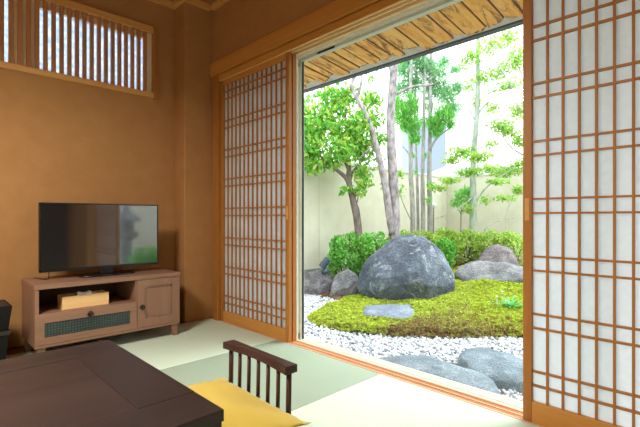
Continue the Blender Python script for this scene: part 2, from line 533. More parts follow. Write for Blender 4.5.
# ------------------------------------------------------------------ room constants
GX = 1.90            # inner face of the sliding screens (garden side wall)
BY = 3.47            # back wall
CEIL = 2.705
XW, YW = -2.75, -1.40  # far sides of the room behind the camera
GROUND = -0.30

# ------------------------------------------------------------------ room shell
# transom window opening in the back wall
WX0, WX1, WZ0, WZ1 = -0.62, 1.453, 1.885, 2.415
mb = MB()
mb.box(XW - .12, 2.06, BY, BY + .14, -.06, WZ0).box(XW - .12, 2.06, BY, BY + .14, WZ1, CEIL + .06)
mb.box(XW - .12, WX0, BY, BY + .14, WZ0, WZ1).box(WX1, 2.06, BY, BY + .14, WZ0, WZ1)
struct('wall_back', mb, M['wall'])
struct('pillar', MB().box(1.64, 1.90, 3.285, BY, 0, CEIL), M['wall'], bevel=.006)
OY0, OY1 = -0.45, 3.156   # big garden opening
mb = MB()
mb.box(GX - .005, 2.06, YW, BY, 2.20, CEIL + .06)
mb.box(GX - .005, 2.06, 3.24, BY, -.06, 2.20)
mb.box(GX - .005, 2.06, YW, OY0 - .08, -.06, 2.20)
mb.box(GX - .005, 2.06, OY0 - .08, 3.24, 2.115, 2.20)
struct('wall_garden', mb, M['wall'])
dd2 = bpy.data.objects.new('door_2', None); dd2.location = (.9, YW, 0); COL.objects.link(dd2); dd2['kind'] = 'structure'  # unseen dark panels, added to keep the tv screen's reflection dark
for i in range(2):
    MB().box(-.04 + i * .94, .90 + i * .94, YW, YW + .03, 0, 2.03).build('sliding_panel', M['dark_door'], dd2, bevel=.003)
    MB().box(.78 + i * .0 - i * .0 + (i * .16), .82 + (i * .16), YW + .03, YW + .034, .9, .98).build('finger_pull', M['ring'], dd2, bevel=.002)
struct('wall_left', MB().box(XW - .12, XW, YW - .12, BY, -.06, CEIL + .06), M['wall'])
struct('wall_front', MB().box(XW, 2.06, YW - .12, YW, -.06, CEIL + .06), M['wall'])
mb = MB()
for i in range(11):
    x = XW + i * (GX - XW) / 11
    mb.box(x + .003, x + (GX - XW) / 11 - .003, YW, BY, CEIL, CEIL + .03)
mb.box(XW, GX, YW, BY, CEIL + .028, CEIL + .06)
struct('ceiling', mb, M['ceiling_wood'])
mb = MB()
mb.box(XW, 1.64, BY - .035, BY, CEIL - .045, CEIL)
mb.box(1.605, 1.64, 3.25, BY - .035, CEIL - .045, CEIL).box(1.64, GX - .04, 3.25, 3.285, CEIL - .045, CEIL)
mb.box(GX - .04, GX - .005, YW, 3.25, CEIL - .045, CEIL)
struct('trim_1', mb, M['rail_wood_x'], bevel=.003)

# floor: slab, unseen mats of the rest of the room, and the dark board along the back wall
PT = 0.922
TY = [3.297 - PT * i for i in range(6)]
TX = [1.89 - PT * i for i in range(6)]
mb = MB().box(XW, 2.06, YW, BY, -.11, -.052)
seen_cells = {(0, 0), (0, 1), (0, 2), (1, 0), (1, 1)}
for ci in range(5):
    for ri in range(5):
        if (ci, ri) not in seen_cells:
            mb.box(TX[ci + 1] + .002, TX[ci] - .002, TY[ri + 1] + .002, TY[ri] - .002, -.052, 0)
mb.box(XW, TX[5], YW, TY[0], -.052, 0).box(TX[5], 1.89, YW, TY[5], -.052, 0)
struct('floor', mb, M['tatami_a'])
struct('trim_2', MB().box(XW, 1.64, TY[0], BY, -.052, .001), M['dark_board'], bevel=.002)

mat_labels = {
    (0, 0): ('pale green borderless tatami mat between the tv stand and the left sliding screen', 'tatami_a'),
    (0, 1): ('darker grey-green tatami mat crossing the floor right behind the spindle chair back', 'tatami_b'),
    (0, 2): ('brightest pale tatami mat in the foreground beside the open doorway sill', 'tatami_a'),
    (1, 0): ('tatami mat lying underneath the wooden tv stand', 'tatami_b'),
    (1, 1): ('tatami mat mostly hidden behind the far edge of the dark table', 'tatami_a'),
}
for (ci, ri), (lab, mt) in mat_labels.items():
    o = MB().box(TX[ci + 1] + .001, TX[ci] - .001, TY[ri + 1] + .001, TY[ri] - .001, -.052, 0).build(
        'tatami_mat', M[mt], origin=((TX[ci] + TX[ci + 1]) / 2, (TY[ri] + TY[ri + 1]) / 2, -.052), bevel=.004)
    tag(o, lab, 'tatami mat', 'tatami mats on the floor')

# garden-side woodwork: nageshi beam, kamoi with two grooves, posts, sill
struct('trim_3', MB().box(1.874, GX + .05, YW, 3.284, 2.088, 2.205), M['rail_wood'], bevel=.004)
mb = MB().box(1.902, 1.985, OY0 - .08, 3.24, 2.056, 2.087).box(1.882, 1.902, OY0 - .08, 3.24, 2.056, 2.078).box(1.882, 1.892, OY0 - .08, 3.24, 2.031, 2.056)
kam = struct('trim_4', mb, M['rail_wood'], bevel=.0015)
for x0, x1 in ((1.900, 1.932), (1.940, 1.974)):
    MB().box(x0, x1, OY0 - .08, 3.24, 2.050, 2.0555).build('track_groove', M['groove_dark'], kam)  # darker strips paint the shade inside the grooves
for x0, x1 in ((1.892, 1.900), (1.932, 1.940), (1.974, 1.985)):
    MB().box(x0, x1, OY0 - .08, 3.24, 2.03, 2.056).build('track_ridge', M['pale_strip'], kam, bevel=.001)  # paler wood paints daylight bounced up onto the ridge undersides
struct('trim_5', MB().box(1.872, 2.0, 3.157, 3.242, 0, 2.087), M['post_wood'], bevel=.004)
struct('trim_6', MB().box(1.872, 2.0, OY0 - .08, OY0, 0, 2.087), M['post_wood'], bevel=.004)
mb = MB().box(1.891, 1.985, OY0, 3.157, -.05, -.006)
for x0, x1 in ((1.891, 1.899), (1.9335, 1.9385), (1.973, 1.985)):
    mb.box(x0, x1, OY0, 3.157, -.01, .001)
for x0, x1 in ((1.9075, 1.9105), (1.9205, 1.9235), (1.9475, 1.9505), (1.9605, 1.9635)):
    mb.box(x0, x1, OY0, 3.157, -.01, -.003)
struct('trim_7', mb, M['sill_wood'])
# house edge below the opening
struct('trim_8', MB().box(1.99, 2.13, YW, BY, GROUND - .05, -.045), M['plinth'])

# ------------------------------------------------------------------ transom window
w1 = bpy.data.objects.new('window_1', None); w1.location = ((WX0 + WX1) / 2, BY, WZ0); COL.objects.link(w1); w1['kind'] = 'structure'
fx0, fx1, fz0, fz1 = WX0 - .03, WX1 + .025, 1.862, 2.447
mb = MB()
mb.box(fx0, fx1 - .028, BY - .022, BY + .13, fz1 - .05, fz1).box(fx0, fx1 - .028, BY - .022, BY + .13, fz0, fz0 + .042)
mb.build('window_frame', M['rail_wood_x'], w1, bevel=.003)
MB().box(fx1 - .028, fx1, BY - .026, BY + .13, fz0 - .012, fz1 + .004).box(fx0 - .028, fx0, BY - .026, BY + .13, fz0 - .012, fz1 + .004).build('jamb', M['shoji_wood'], w1, bevel=.003)
mb = MB()
k = 0
while True:
    x = 1.388 - .0497 * k
    if x < WX0 + .02: break
    mb.box(x - .0135, x + .0135, BY - .004, BY + .020, fz0 + .042, fz1 - .05)
    k += 1
mb.build('lattice', M['lattice_wood'], w1, bevel=.0015)
sy0, sy1 = BY + .026, BY + .075
mb = MB()
zt, zb = fz1 - .05, fz0 + .042
mb.box(WX0, WX1, sy0, sy1, zt - .05, zt).box(WX0, WX1, sy0, sy1, zb, zb + .012)
mb.box(WX1 - .045, WX1, sy0 - .004, sy1, zb, zt).box(.505, .655, sy0 - .004, sy1, zb, zt).box(WX0, WX0 + .05, sy0, sy1, zb, zt)
mb.build('sash', M['cream_sash'], w1, bevel=.003)
MB().box(WX0, .53, BY + .056, BY + .060, zb, zt - .03).build('window_pane', M['frosted'], w1)
MB().box(.63, WX1 - .03, BY + .056, BY + .060, zb, zt - .03).build('window_pane', M['frosted'], w1)

# ------------------------------------------------------------------ glass garden door (behind the screens)
d1 = bpy.data.objects.new('door_1', None); d1.location = (2.02, 1.35, -.05); COL.objects.link(d1); d1['kind'] = 'structure'
mb = MB()
mb.box(1.986, 2.09, OY0, 3.157, 2.03, 2.113)                # head
for x in (1.99, 2.006, 2.022, 2.05, 2.066, 2.08):
    mb.box(x, x + .005, OY0, 3.157, 2.012, 2.031)
mb.box(1.986, 2.09, OY0, 3.157, -.05, -.012)
for x in (1.99, 2.03, 2.075):
    mb.box(x, x + .008, OY0, 3.157, -.013, .0)
mb.build('door_frame', M['alu_white'], d1, bevel=.001)
sash_y1 = 2.284
MB().box(1.986, 2.004, sash_y1 - .01, sash_y1 + .03, -.012, 2.03).build('jamb_strip', M['alu_white'], d1, bevel=.001)
mb = MB()
mb.box(2.02, 2.05, sash_y1 - .022, sash_y1 + .012, .0, 2.005)
mb.box(2.02, 2.05, .35, sash_y1 + .012, 1.995, 2.012)
mb.box(2.02, 2.05, .35, .39, .0, 2.005)
mb.box(2.02, 2.05, .35, sash_y1 + .012, -.010, .0)
mb.build('sash', M['alu'], d1, bevel=.002)
MB().box(2.028, 2.042, sash_y1 - .027, sash_y1 - .022, .0, 1.995).build('gasket', M['gasket'], d1)
MB().box(2.030, 2.036, .39, sash_y1 - .02, .0, 1.997).build('door_pane', M['glass'], d1)
MB().box(2.014, 2.02, 1.93, 2.09, 1.997, 2.008).build('latch_slot', M['gasket'], d1)
MB().box(2.005, 2.02, sash_y1, sash_y1 + .012, .0, .04).box(2.005, 2.02, sash_y1, sash_y1 + .012, 1.96, 1.985).build('corner_stop', M['black'], d1)

# ------------------------------------------------------------------ shoji screens
ZLOW = [.156 + .245 * i for i in range(8)]
def shoji(y0, y1, x0, label, pull_y):
    """screen filling y0..y1, room face at x0, 30 mm thick"""
    t = .030
    r = thing('shoji_screen', (x0 + t / 2, (y0 + y1) / 2, 0.0), label, 'sliding screen', 'paper sliding screens')
    st = .036
    MB().box(x0, x0 + t, y0, y0 + st, -.003, 2.034).build('stile', M['shoji_wood'], r, bevel=.002)
    MB().box(x0, x0 + t, y1 - st, y1, -.003, 2.034).build('stile', M['shoji_wood'], r, bevel=.002)
    MB().box(x0 + .001, x0 + t - .001, y0 + st, y1 - st, -.003, .087).build('bottom_rail', M['rail_wood'], r, bevel=.002)
    MB().box(x0 + .001, x0 + t - .001, y0 + st, y1 - st, 1.988, 2.034).build('top_rail', M['rail_wood'], r, bevel=.002)
    mb = MB()
    n = 14
    p = (y1 - y0 - 2 * st) / n
    for i in range(1, n):
        y = y0 + st + p * i
        mb.box(x0 + .006, x0 + .018, y - .0042, y + .0042, .087, 1.988)
    for z in ZLOW:
        for zz in (z, z + .060):
            mb.box(x0 + .005, x0 + .019, y0 + st, y1 - st, zz - .0042, zz + .0042)
    mb.build('lattice', M['shoji_wood'], r)
    MB().box(x0 + .0195, x0 + .0205, y0 + st, y1 - st, .087, 1.988).build('paper', M['paper'], r)
    tag(MB().box(x0 - .0012, x0 + .002, pull_y - .009, pull_y + .009, .86, .955).build('finger_pull', M['pull'], r, bevel=.0005), 'paler inset finger pull')
    return r
shoji(2.262, 3.154, 1.902, 'tall paper and cedar lattice screen left of the doorway, in the front track', 2.278)
shoji(2.262, 3.154, 1.942, 'second lattice screen stacked behind the left one, only its edge and shadow showing', 2.278)
shoji(-.199, .693, 1.902, 'large bright paper lattice screen at the right edge, right of the doorway', .676)

# ------------------------------------------------------------------ TV stand
ts = thing('tv_stand', (.99, 3.17, 0), 'low pinkish-brown wooden tv stand with drawer and door against the back wall', 'tv stand')
sx0, sx1, sy0_, sy1_ = .538, 1.446, 2.975, 3.375
MB().box(sx0 - .004, sx1 + .004, sy0_ - .006, sy1_, .440, .470).build('top', M['stand_wood'], ts, bevel=.003)
MB().box(sx0, sx0 + .022, sy0_ + .002, sy1_ - .002, .105, .440).build('side_panel', M['stand_wood_v'], ts, bevel=.0015)
MB().box(sx1 - .022, sx1, sy0_ + .002, sy1_ - .002, .105, .440).build('side_panel', M['stand_wood_v'], ts, bevel=.0015)
MB().box(sx0, sx1, sy0_, sy1_ - .002, .087, .105).build('bottom_board', M['stand_wood'], ts, bevel=.0015)
MB().box(1.126, 1.144, sy0_ + .004, sy1_ - .012, .105, .440).build('divider', M['stand_wood_v'], ts)
MB().box(sx0 + .022, 1.126, sy0_ + .02, sy1_ - .012, .272, .290).build('shelf', M['stand_wood'], ts)
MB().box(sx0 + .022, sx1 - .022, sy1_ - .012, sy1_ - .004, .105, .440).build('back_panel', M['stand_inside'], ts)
# drawer front with a recessed grid-glass window
dx0, dx1, dz0, dz1 = sx0 + .001, 1.132, .107, .291
gx0, gx1, gz0, gz1 = .588, 1.088, .148, .236
mb = MB()
yf0, yf1 = sy0_ - .002, sy0_ + .018
mb.box(dx0, gx0, yf0, yf1, dz0, dz1).box(gx1, dx1, yf0, yf1, dz0, dz1).box(gx0, gx1, yf0, yf1, dz0, gz0).box(gx0, gx1, yf0, yf1, gz1, dz1)
dr = mb.build('drawer', M['stand_wood'], ts)
tag(MB().box(gx0, gx1, yf0 + .008, yf0 + .014, gz0, gz1).build('drawer_pane', M['gridglass'], dr), 'dark green glass pane with a square grid')
def ring_knob(c, parent):
    MB().lathe((c[0], c[1], c[2]), [(.001, 0)] + [(.001, .0001)], 6)
    mb = MB().tube([(c[0], c[1] + .002, c[2]), (c[0], c[1] - .010, c[2])], [.011, .007], 12)
    mb.ring((c[0], c[1] - .010, c[2] - .001), .0155, .003, 'y', 20, 8)
    return mb.build('ring_pull', M['ring'], parent, smooth=True)
ring_knob((.838, yf0, .256), dr)
# door with recessed panel
ex0, ex1, ez0, ez1 = 1.137, sx1 - .002, .107, .437
px0, px1, pz0, pz1 = 1.192, 1.388, .166, .388
mb = MB()
mb.box(ex0, px0, yf0, yf1, ez0, ez1).box(px1, ex1, yf0, yf1, ez0, ez1).box(px0, px1, yf0, yf1, ez0, pz0).box(px0, px1, yf0, yf1, pz1, ez1)
do = mb.build('door', M['stand_wood_v'], ts)
MB().box(px0, px1, yf0 + .013, yf0 + .018, pz0, pz1).build('door_panel', M['stand_wood_v'], do)
ring_knob((1.168, yf0, .250), do)
for lx in (sx0 + .012, sx1 - .062):
    for ly in (sy0_ + .012, sy1_ - .062):
        tl = 0.012 if lx > 1 else -0.012
        b4 = [(lx + .01 + tl, ly + .005, 0), (lx + .042 + tl, ly + .005, 0), (lx + .042 + tl, ly + .04, 0), (lx + .01 + tl, ly + .04, 0)]
        t4 = [(lx, ly, .087), (lx + .05, ly, .087), (lx + .05, ly + .05, .087), (lx, ly + .05, .087)]
        MB().hexa(b4, t4).build('leg', M['stand_wood_v'], ts, bevel=.002)

# tissue box in the open compartment
tb = thing('tissue_box', (.832, 3.09, .290), 'pale wooden tissue box in the open compartment of the tv stand', 'tissue box')
mb = MB().box(.694, .969, 3.032, 3.152, .290, .366)
mb.box(.694, .969, 3.032, 3.078, .366, .372).box(.694, .969, 3.106, 3.152, .366, .372).box(.694, .745, 3.078, 3.106, .366, .372).box(.918, .969, 3.078, 3.106, .366, .372)
mb.build('box_body', M['box_wood'], tb, bevel=.0012)
tv_, tf_ = [], []
for i in range(9):
    for j in range(5):
        u = i / 8; q = j / 4
        tv_.append((.782 + .085 * u, 3.092 - .052 * q + .006 * math.sin(7 * u), .373 + .012 * math.sin(3.1 * (1 - q)) * (1 + .4 * math.sin(9 * u)) - .004 * (q > .95)))
for i in range(8):
    for j in range(4):
        a = i * 5 + j
        tf_.append((a, a + 5, a + 6, a + 1))
o = MB().add(tv_, tf_).build('tissue', M['tissue'], tb, smooth=True)
sm = o.modifiers.new('Solid', 'SOLIDIFY'); sm.thickness = .0015

# ------------------------------------------------------------------ television
tv = thing('television', (.98, 3.19, .470), 'black flat screen television standing on the wooden tv stand', 'television')
vx0, vx1, vz0, vz1, vy = .597, 1.366, .520, .970, 3.165
MB().box(vx0, vx1, vy + .004, vy + .032, vz0, vz1).box(vx0 + .12, vx1 - .12, vy + .03, vy + .065, vz0 + .03, vz1 - .14).build('casing', M['black'], tv, bevel=.004)
mb = MB()
bz = .009
mb.box(vx0, vx1, vy, vy + .006, vz1 - bz, vz1).box(vx0, vx1, vy, vy + .006, vz0, vz0 + .018)
mb.box(vx0, vx0 + bz, vy, vy + .006, vz0, vz1).box(vx1 - bz, vx1, vy, vy + .006, vz0, vz1)
mb.build('bezel', M['black'], tv, bevel=.0015)
MB().box(vx0 + bz, vx1 - bz, vy + .0025, vy + .005, vz0 + .018, vz1 - bz).build('screen', M['screen'], tv)
MB().box(.965, 1.045, vy + .012, vy + .04, .480, .54).build('neck', M['black'], tv, bevel=.004)
pts = []
for i in range(40):
    a = 2 * math.pi * i / 40
    ca, sa = math.cos(a), math.sin(a)
    pts.append((1.005 + .185 * math.copysign(abs(ca) ** .6, ca), vy + .025 + .095 * math.copysign(abs(sa) ** .6, sa)))
MB().prism(pts, .470, .481).build('base', M['black'], tv, bevel=.003)
tag(MB().tube([(.655, 3.19, .53), (.652, 3.18, .50), (.648, 3.175, .480), (.640, 3.185, .4735), (.62, 3.24, .4735), (.60, 3.33, .4735)], .003, 6).build('cable', M['cable'], tv, smooth=True), 'thin black cable')

# ------------------------------------------------------------------ black bin by the tv stand
bn = thing('waste_bin', (.27, 3.14, 0), 'black two-tier bin on the floor left of the tv stand', 'bin')
def taper(cx, cy, hw0, hd0, hw1, hd1, z0, z1):
    return ([(cx - hw0, cy - hd0, z0), (cx + hw0, cy - hd0, z0), (cx + hw0, cy + hd0, z0), (cx - hw0, cy + hd0, z0)],
            [(cx - hw1, cy - hd1, z1), (cx + hw1, cy - hd1, z1), (cx + hw1, cy + hd1, z1), (cx - hw1, cy + hd1, z1)])
MB().hexa(*taper(.27, 3.14, .135, .105, .150, .118, 0, .19)).build('lower_bin', M['bin'], bn, bevel=.006)
tag(MB().hexa(*taper(.27, 3.14, .156, .124, .160, .128, .19, .215)).build('rim', M['bin_rim'], bn, bevel=.004), 'worn greyish rim')
mb = MB()
outer = taper(.27, 3.14, .148, .116, .166, .134, .215, .36)
mb.hexa(*outer)
ub = mb.build('upper_bin', M['bin'], bn, bevel=.006)
MB().hexa(*taper(.27, 3.14, .150, .118, .150, .118, .36, .363)).build('lid', M['bin_rim'], bn, bevel=.001)

# ------------------------------------------------------------------ low table
tw = thing('low_table', (-.22, 1.33, 0), 'dark brown low table with inset top panel in the foreground', 'table')
ax0, ax1, ay0, ay1, TZ = -1.05, .557, .907, 1.742, .40
iw = .150
mb = MB()
mb.box(ax0, ax1, ay0, ay0 + iw, TZ - .03, TZ).box(ax0, ax1, ay1 - iw, ay1, TZ - .03, TZ)
mb.build('top_rail', M['table_wood'], tw, bevel=.003)
MB().box(ax0, ax0 + iw, ay0 + iw, ay1 - iw, TZ - .03, TZ).build('top_end', M['table_wood_y'], tw, bevel=.002)
MB().box(ax1 - iw, ax1, ay0 + iw, ay1 - iw, TZ - .03, TZ).build('top_end', M['table_wood_y'], tw, bevel=.002)
MB().box(ax0 + iw, ax1 - iw, ay0 + iw, ay1 - iw, TZ - .028, TZ - .0015).build('top_panel', M['table_panel'], tw, bevel=.002)
mb = MB()
mb.box(ax0 + .004, ax1 - .004, ay0 + .004, ay0 + .03, TZ - .085, TZ - .03).box(ax0 + .004, ax1 - .004, ay1 - .03, ay1 - .004, TZ - .085, TZ - .03)
mb.box(ax0 + .004, ax0 + .03, ay0 + .03, ay1 - .03, TZ - .085, TZ - .03).box(ax1 - .03, ax1 - .004, ay0 + .03, ay1 - .03, TZ - .085, TZ - .03)
mb.build('apron', M['table_wood'], tw, bevel=.003)
for lx in (ax0 + .03, ax1 - .10):
    for ly in (ay0 + .03, ay1 - .10):
        MB().box(lx, lx + .07, ly, ly + .07, 0, TZ - .03).build('leg', M['table_wood_y'], tw, bevel=.004)

# ------------------------------------------------------------------ low spindle chair
RT = .40
pL = Vector(at(234.0, 339.2, RT)); pR = Vector(at(297.7, 364.0, RT))
ch = thing('floor_chair', ((pL.x + pR.x) / 2 - .2, (pL.y + pR.y) / 2, 0), 'dark wooden low chair with a spindle back, pulled up to the table', 'chair')
u = (pR - pL); LEN = u.length; u.normalize()
wv = Vector((-u.y, u.x, 0))               # points away from the table (+x side) after sign fix
if wv.x < 0: wv = -wv
mb = MB()
N = 16
vs, fs = [], []
for i in range(N + 1):
    t = i / N
    bow = .020 * math.sin(math.pi * t)     # hollowed towards the sitter
    thick = .048 - .016 * math.sin(math.pi * t)
    base = pL + u * (LEN * t)
    dipz = .004 * math.sin(math.pi * t)
    for (o1, z) in ((-.050 + bow * .6, RT - .026 + dipz), (0.0, RT - .026 + dipz), (0.0, RT), (-.050 + bow * 1.2, RT)):
        p = base + wv * o1
        vs.append((p.x, p.y, z))
for i in range(N):
    for j in range(4):
        a = i * 4 + j; b = i * 4 + (j + 1) % 4
        fs.append((a, b, b + 4, a + 4))
fs += [(3, 2, 1, 0), (N * 4, N * 4 + 1, N * 4 + 2, N * 4 + 3)]
MB().add(vs, fs).build('top_rail', M['chair_wood'], ch, bevel=.003)
SEAT = .195
for i in range(7):
    t = .045 + .91 * i / 6
    bow = .020 * math.sin(math.pi * t)
    p = pL + u * (LEN * t) + wv * (-.022 + bow * .2)
    r = .0090 if i in (0, 6) else .0068
    q = p - wv * .004
    MB().tube([(q.x, q.y, SEAT - .004), (p.x, p.y, RT - .022)], [r, r], 10).build('spindle', M['chair_wood_v'], ch, smooth=True)
# seat and legs
cxy = [(pL + u * (-.01) - wv * .03), (pR + u * .01 - wv * .03), (pR + u * .01 - wv * .43), (pL - u * .01 - wv * .43)]
MB().prism([(p.x, p.y) for p in cxy], SEAT - .025, SEAT).build('seat', M['chair_wood'], ch, bevel=.004)
for (p, du, dw) in ((pL, .03, .06), (pR, -.03, .06), (pL, .03, .40), (pR, -.03, .40)):
    c = p + u * du - wv * dw
    MB().tube([(c.x, c.y, 0), (c.x, c.y, SEAT - .024)], [.013, .018], 12).build('leg', M['chair_wood_v'], ch, smooth=True)

# cushion on the seat
cu_c = Vector((.628, 1.20, 0))
cu = thing('floor_cushion', (cu_c.x, cu_c.y, SEAT), 'mustard yellow square floor cushion lying on the low chair seat', 'cushion')
hw = .238
CZ = .246
vs, fs = [], []
NN = 26
def cush(uu, vv, sgn):
    e = max(abs(uu), abs(vv))
    pin = 1 - .045 * (1 - abs(uu * vv)) * (e ** 6) + .085 * abs(uu * vv) ** 5      # sides drawn in between the corners
    prof = max(0.0, (1 - abs(uu) ** 3.2) * (1 - abs(vv) ** 3.2)) ** .55
    h = .046 * prof
    h += .004 * math.sin(5 * uu + 3 * vv) * prof + .003 * math.sin(9 * vv - 4 * uu) * prof
    wr = .004 * math.sin(26 * uu) * (abs(vv) ** 5) + .007 * math.sin(30 * vv + 1) * (abs(uu) ** 4) * (1 - .5 * abs(uu) ** 9)
    p = cu_c + u * (uu * hw * pin) + wv * (vv * hw * pin)
    return (p.x, p.y, CZ + sgn * h * (1.0 if sgn > 0 else .98) + wr * (0.6 if e < .99 else 1) )
for sgn in (1, -1):
    b0 = len(vs)
    for i in range(NN + 1):
        for j in range(NN + 1):
            a = math.sin((i / NN * 2 - 1) * math.pi / 2); b = math.sin((j / NN * 2 - 1) * math.pi / 2)
            vs.append(cush(a, b, sgn))
    for i in range(NN):
        for j in range(NN):
            q = b0 + i * (NN + 1) + j
            f = (q, q + NN + 1, q + NN + 2, q + 1)
            fs.append(f if sgn > 0 else f[::-1])
me = bpy.data.meshes.new('cover'); bm_ = bmesh.new()
bv = [bm_.verts.new(v) for v in vs]
for f in fs: bm_.faces.new([bv[i] for i in f])
bmesh.ops.remove_doubles(bm_, verts=bm_.verts, dist=.0012)
bmesh.ops.recalc_face_normals(bm_, faces=bm_.faces)
bm_.to_mesh(me); bm_.free()
finish('cover', me, M['cushion'], cu, smooth=True)

# ------------------------------------------------------------------ unseen lamps added to light the room
pl = thing('pendant_lamp', (-.40, 1.70, 2.22), 'round shaded pendant lamp hanging above the low table', 'lamp')
MB().tube([(-.40, 1.70, 2.30), (-.40, 1.70, CEIL)], .006, 8).build('cord', M['cable'], pl, smooth=True)
mb = MB().lathe((-.40, 1.70, 2.10), [(.36, 0), (.37, .01), (.30, .14), (.08, .2), (.075, .195), (.29, .13), (.352, .006)], 32, cap=False)
mb.build('lamp_shade', M['box_wood'], pl, smooth=True)

fl_ = thing('floor_lamp', (-1.25, -.75, 0), 'round paper floor lamp in the corner of the room', 'lamp')  # unseen globe added to brighten the walls and screens
MB().lathe((-1.25, -.75, 0), [(.15, 0), (.15, .015), (.02, .03), (.012, .05), (.012, .84)], 20).build('stand', M['black'], fl_, smooth=True)
mb = MB().lathe((-1.25, -.75, 1.0), [(.18 * math.cos(a), .18 * math.sin(a)) for a in [math.radians(-84 + 12 * i) for i in range(15)]], 24)
mb.build('lamp_globe', M['lampglow'], fl_, smooth=True)

# ------------------------------------------------------------------ garden ground
EDGE = np.array([(12.0, -7.0), (4.9, -7.0), (4.6, -1.2), (4.55, .6), (4.38, 1.5), (3.80, 2.04), (3.44, 2.44), (3.22, 2.90), (3.18, 3.30), (3.32, 3.62), (3.80, 3.86), (4.25, 3.95), (4.36, 4.2), (4.42, 4.75), (4.30, 5.2), (4.2, 7.0), (12.0, 7.0)])
def edge_dist(P):
    """signed distance to the bed's outline, positive inside the planted mound"""
    P = np.asarray(P, dtype=float)
    best = np.full(len(P), 1e9); inside = np.zeros(len(P), bool)
    n = len(EDGE)
    for i in range(n):
        a, b = EDGE[i], EDGE[(i + 1) % n]
        ab = b - a
        t = np.clip(((P - a) @ ab) / (ab @ ab), 0, 1)
        best = np.minimum(best, np.linalg.norm(P - (a + t[:, None] * ab), axis=1))
        cond = ((a[1] > P[:, 1]) != (b[1] > P[:, 1])) & (P[:, 0] < (b[0] - a[0]) * (P[:, 1] - a[1]) / (b[1] - a[1] + 1e-12) + a[0])
        inside ^= cond
    return np.where(inside, best, -best)
def sstep(a, b, x):
    t = np.clip((x - a) / (b - a), 0, 1)
    return t * t * (3 - 2 * t)
def ground(P):
    d = edge_dist(P)
    return GROUND - .015 + .05 * sstep(-.02, .10, d) + .27 * sstep(.55, 3.0, d)
def gz(x, y):
    return float(ground(np.array([(x, y)]))[0])

xs = np.arange(2.06, 9.5, .07); ys = np.arange(-6.6, 5.25, .07)
gxx, gyy = np.meshgrid(xs, ys, indexing='ij')
P = np.stack([gxx.ravel(), gyy.ravel()], 1)
Z = ground(P)
V = np.column_stack([P, Z])
nx, ny = len(xs), len(ys)
idx = np.arange(nx * ny).reshape(nx, ny)
FQ = np.stack([idx[:-1, :-1].ravel(), idx[1:, :-1].ravel(), idx[1:, 1:].ravel(), idx[:-1, 1:].ravel()], 1)
me = np_mesh('garden_ground', V, FQ)
o = finish('garden_ground', me, [M['gravel_bed'], M['soil']], smooth=True)
cd = edge_dist(V[FQ].mean(1)[:, :2])
me.polygons.foreach_set('material_index', (cd > 0).astype(np.int32))
o['kind'] = 'structure'

# base shapes for scattering
def ico(sub):
    b = bmesh.new(); bmesh.ops.create_icosphere(b, subdivisions=sub, radius=1.0)
    v = np.array([x.co[:] for x in b.verts]); f = np.array([[w.index for w in x.verts] for x in b.faces]); b.free()
    return v, f
def rot_rand(n):
    q = rng.normal(size=(n, 4)); q /= np.linalg.norm(q, axis=1)[:, None]
    w, x, y, z = q.T
    return np.stack([np.stack([1 - 2 * (y * y + z * z), 2 * (x * y - z * w), 2 * (x * z + y * w)], 1),
                     np.stack([2 * (x * y + z * w), 1 - 2 * (x * x + z * z), 2 * (y * z - x * w)], 1),
                     np.stack([2 * (x * z - y * w), 2 * (y * z + x * w), 1 - 2 * (x * x + y * y)], 1)], 1)

# white gravel
def scatter_gravel():
    zones = [((2.14, 4.7), (.4, 5.15), 21000), ((2.14, 4.7), (-5.0, .4), 5200)]
    pts = []
    for (x0, x1), (y0, y1), n in zones:
        q = np.column_stack([rng.uniform(x0, x1, n), rng.uniform(y0, y1, n)])
        d = edge_dist(q)
        pts.append(q[d < .02])
    q = np.concatenate(pts); n = len(q)
    v0, f0 = ico(1)
    R = rot_rand(n)
    sc = rng.uniform(.010, .019, (n, 1)) * rng.uniform(.65, 1.1, (n, 3))
    vv = np.einsum('nij,nkj->nki', R, v0[None] * sc[:, None, :])
    c = np.column_stack([q, ground(q) + rng.uniform(.002, .012, n)])
    vv += c[:, None, :]
    ff = f0[None] + (np.arange(n) * len(v0))[:, None, None]
    me = np_mesh('gravel', vv.reshape(-1, 3), ff.reshape(-1, 3))
    o = finish('gravel', me, M['pebble'], smooth=True)
    tag(o, 'white pebble gravel spread between the doorway and the moss', 'gravel', kind='stuff')
scatter_gravel()

# moss
SLAB = [at(q[0], q[1], -.222) for q in ((362, 310), (367, 305.5), (385, 304.5), (410, 303.5), (414, 309), (412, 317), (392, 316.4), (364, 313.6))]
def off_slab(P_):
    ins = np.zeros(len(P_), bool); n = len(SLAB)
    for i in range(n):
        a, b = SLAB[i], SLAB[(i + 1) % n]
        ins ^= ((a[1] > P_[:, 1]) != (b[1] > P_[:, 1])) & (P_[:, 0] < (b[0] - a[0]) * (P_[:, 1] - a[1]) / (b[1] - a[1] + 1e-12) + a[0])
    return ~ins

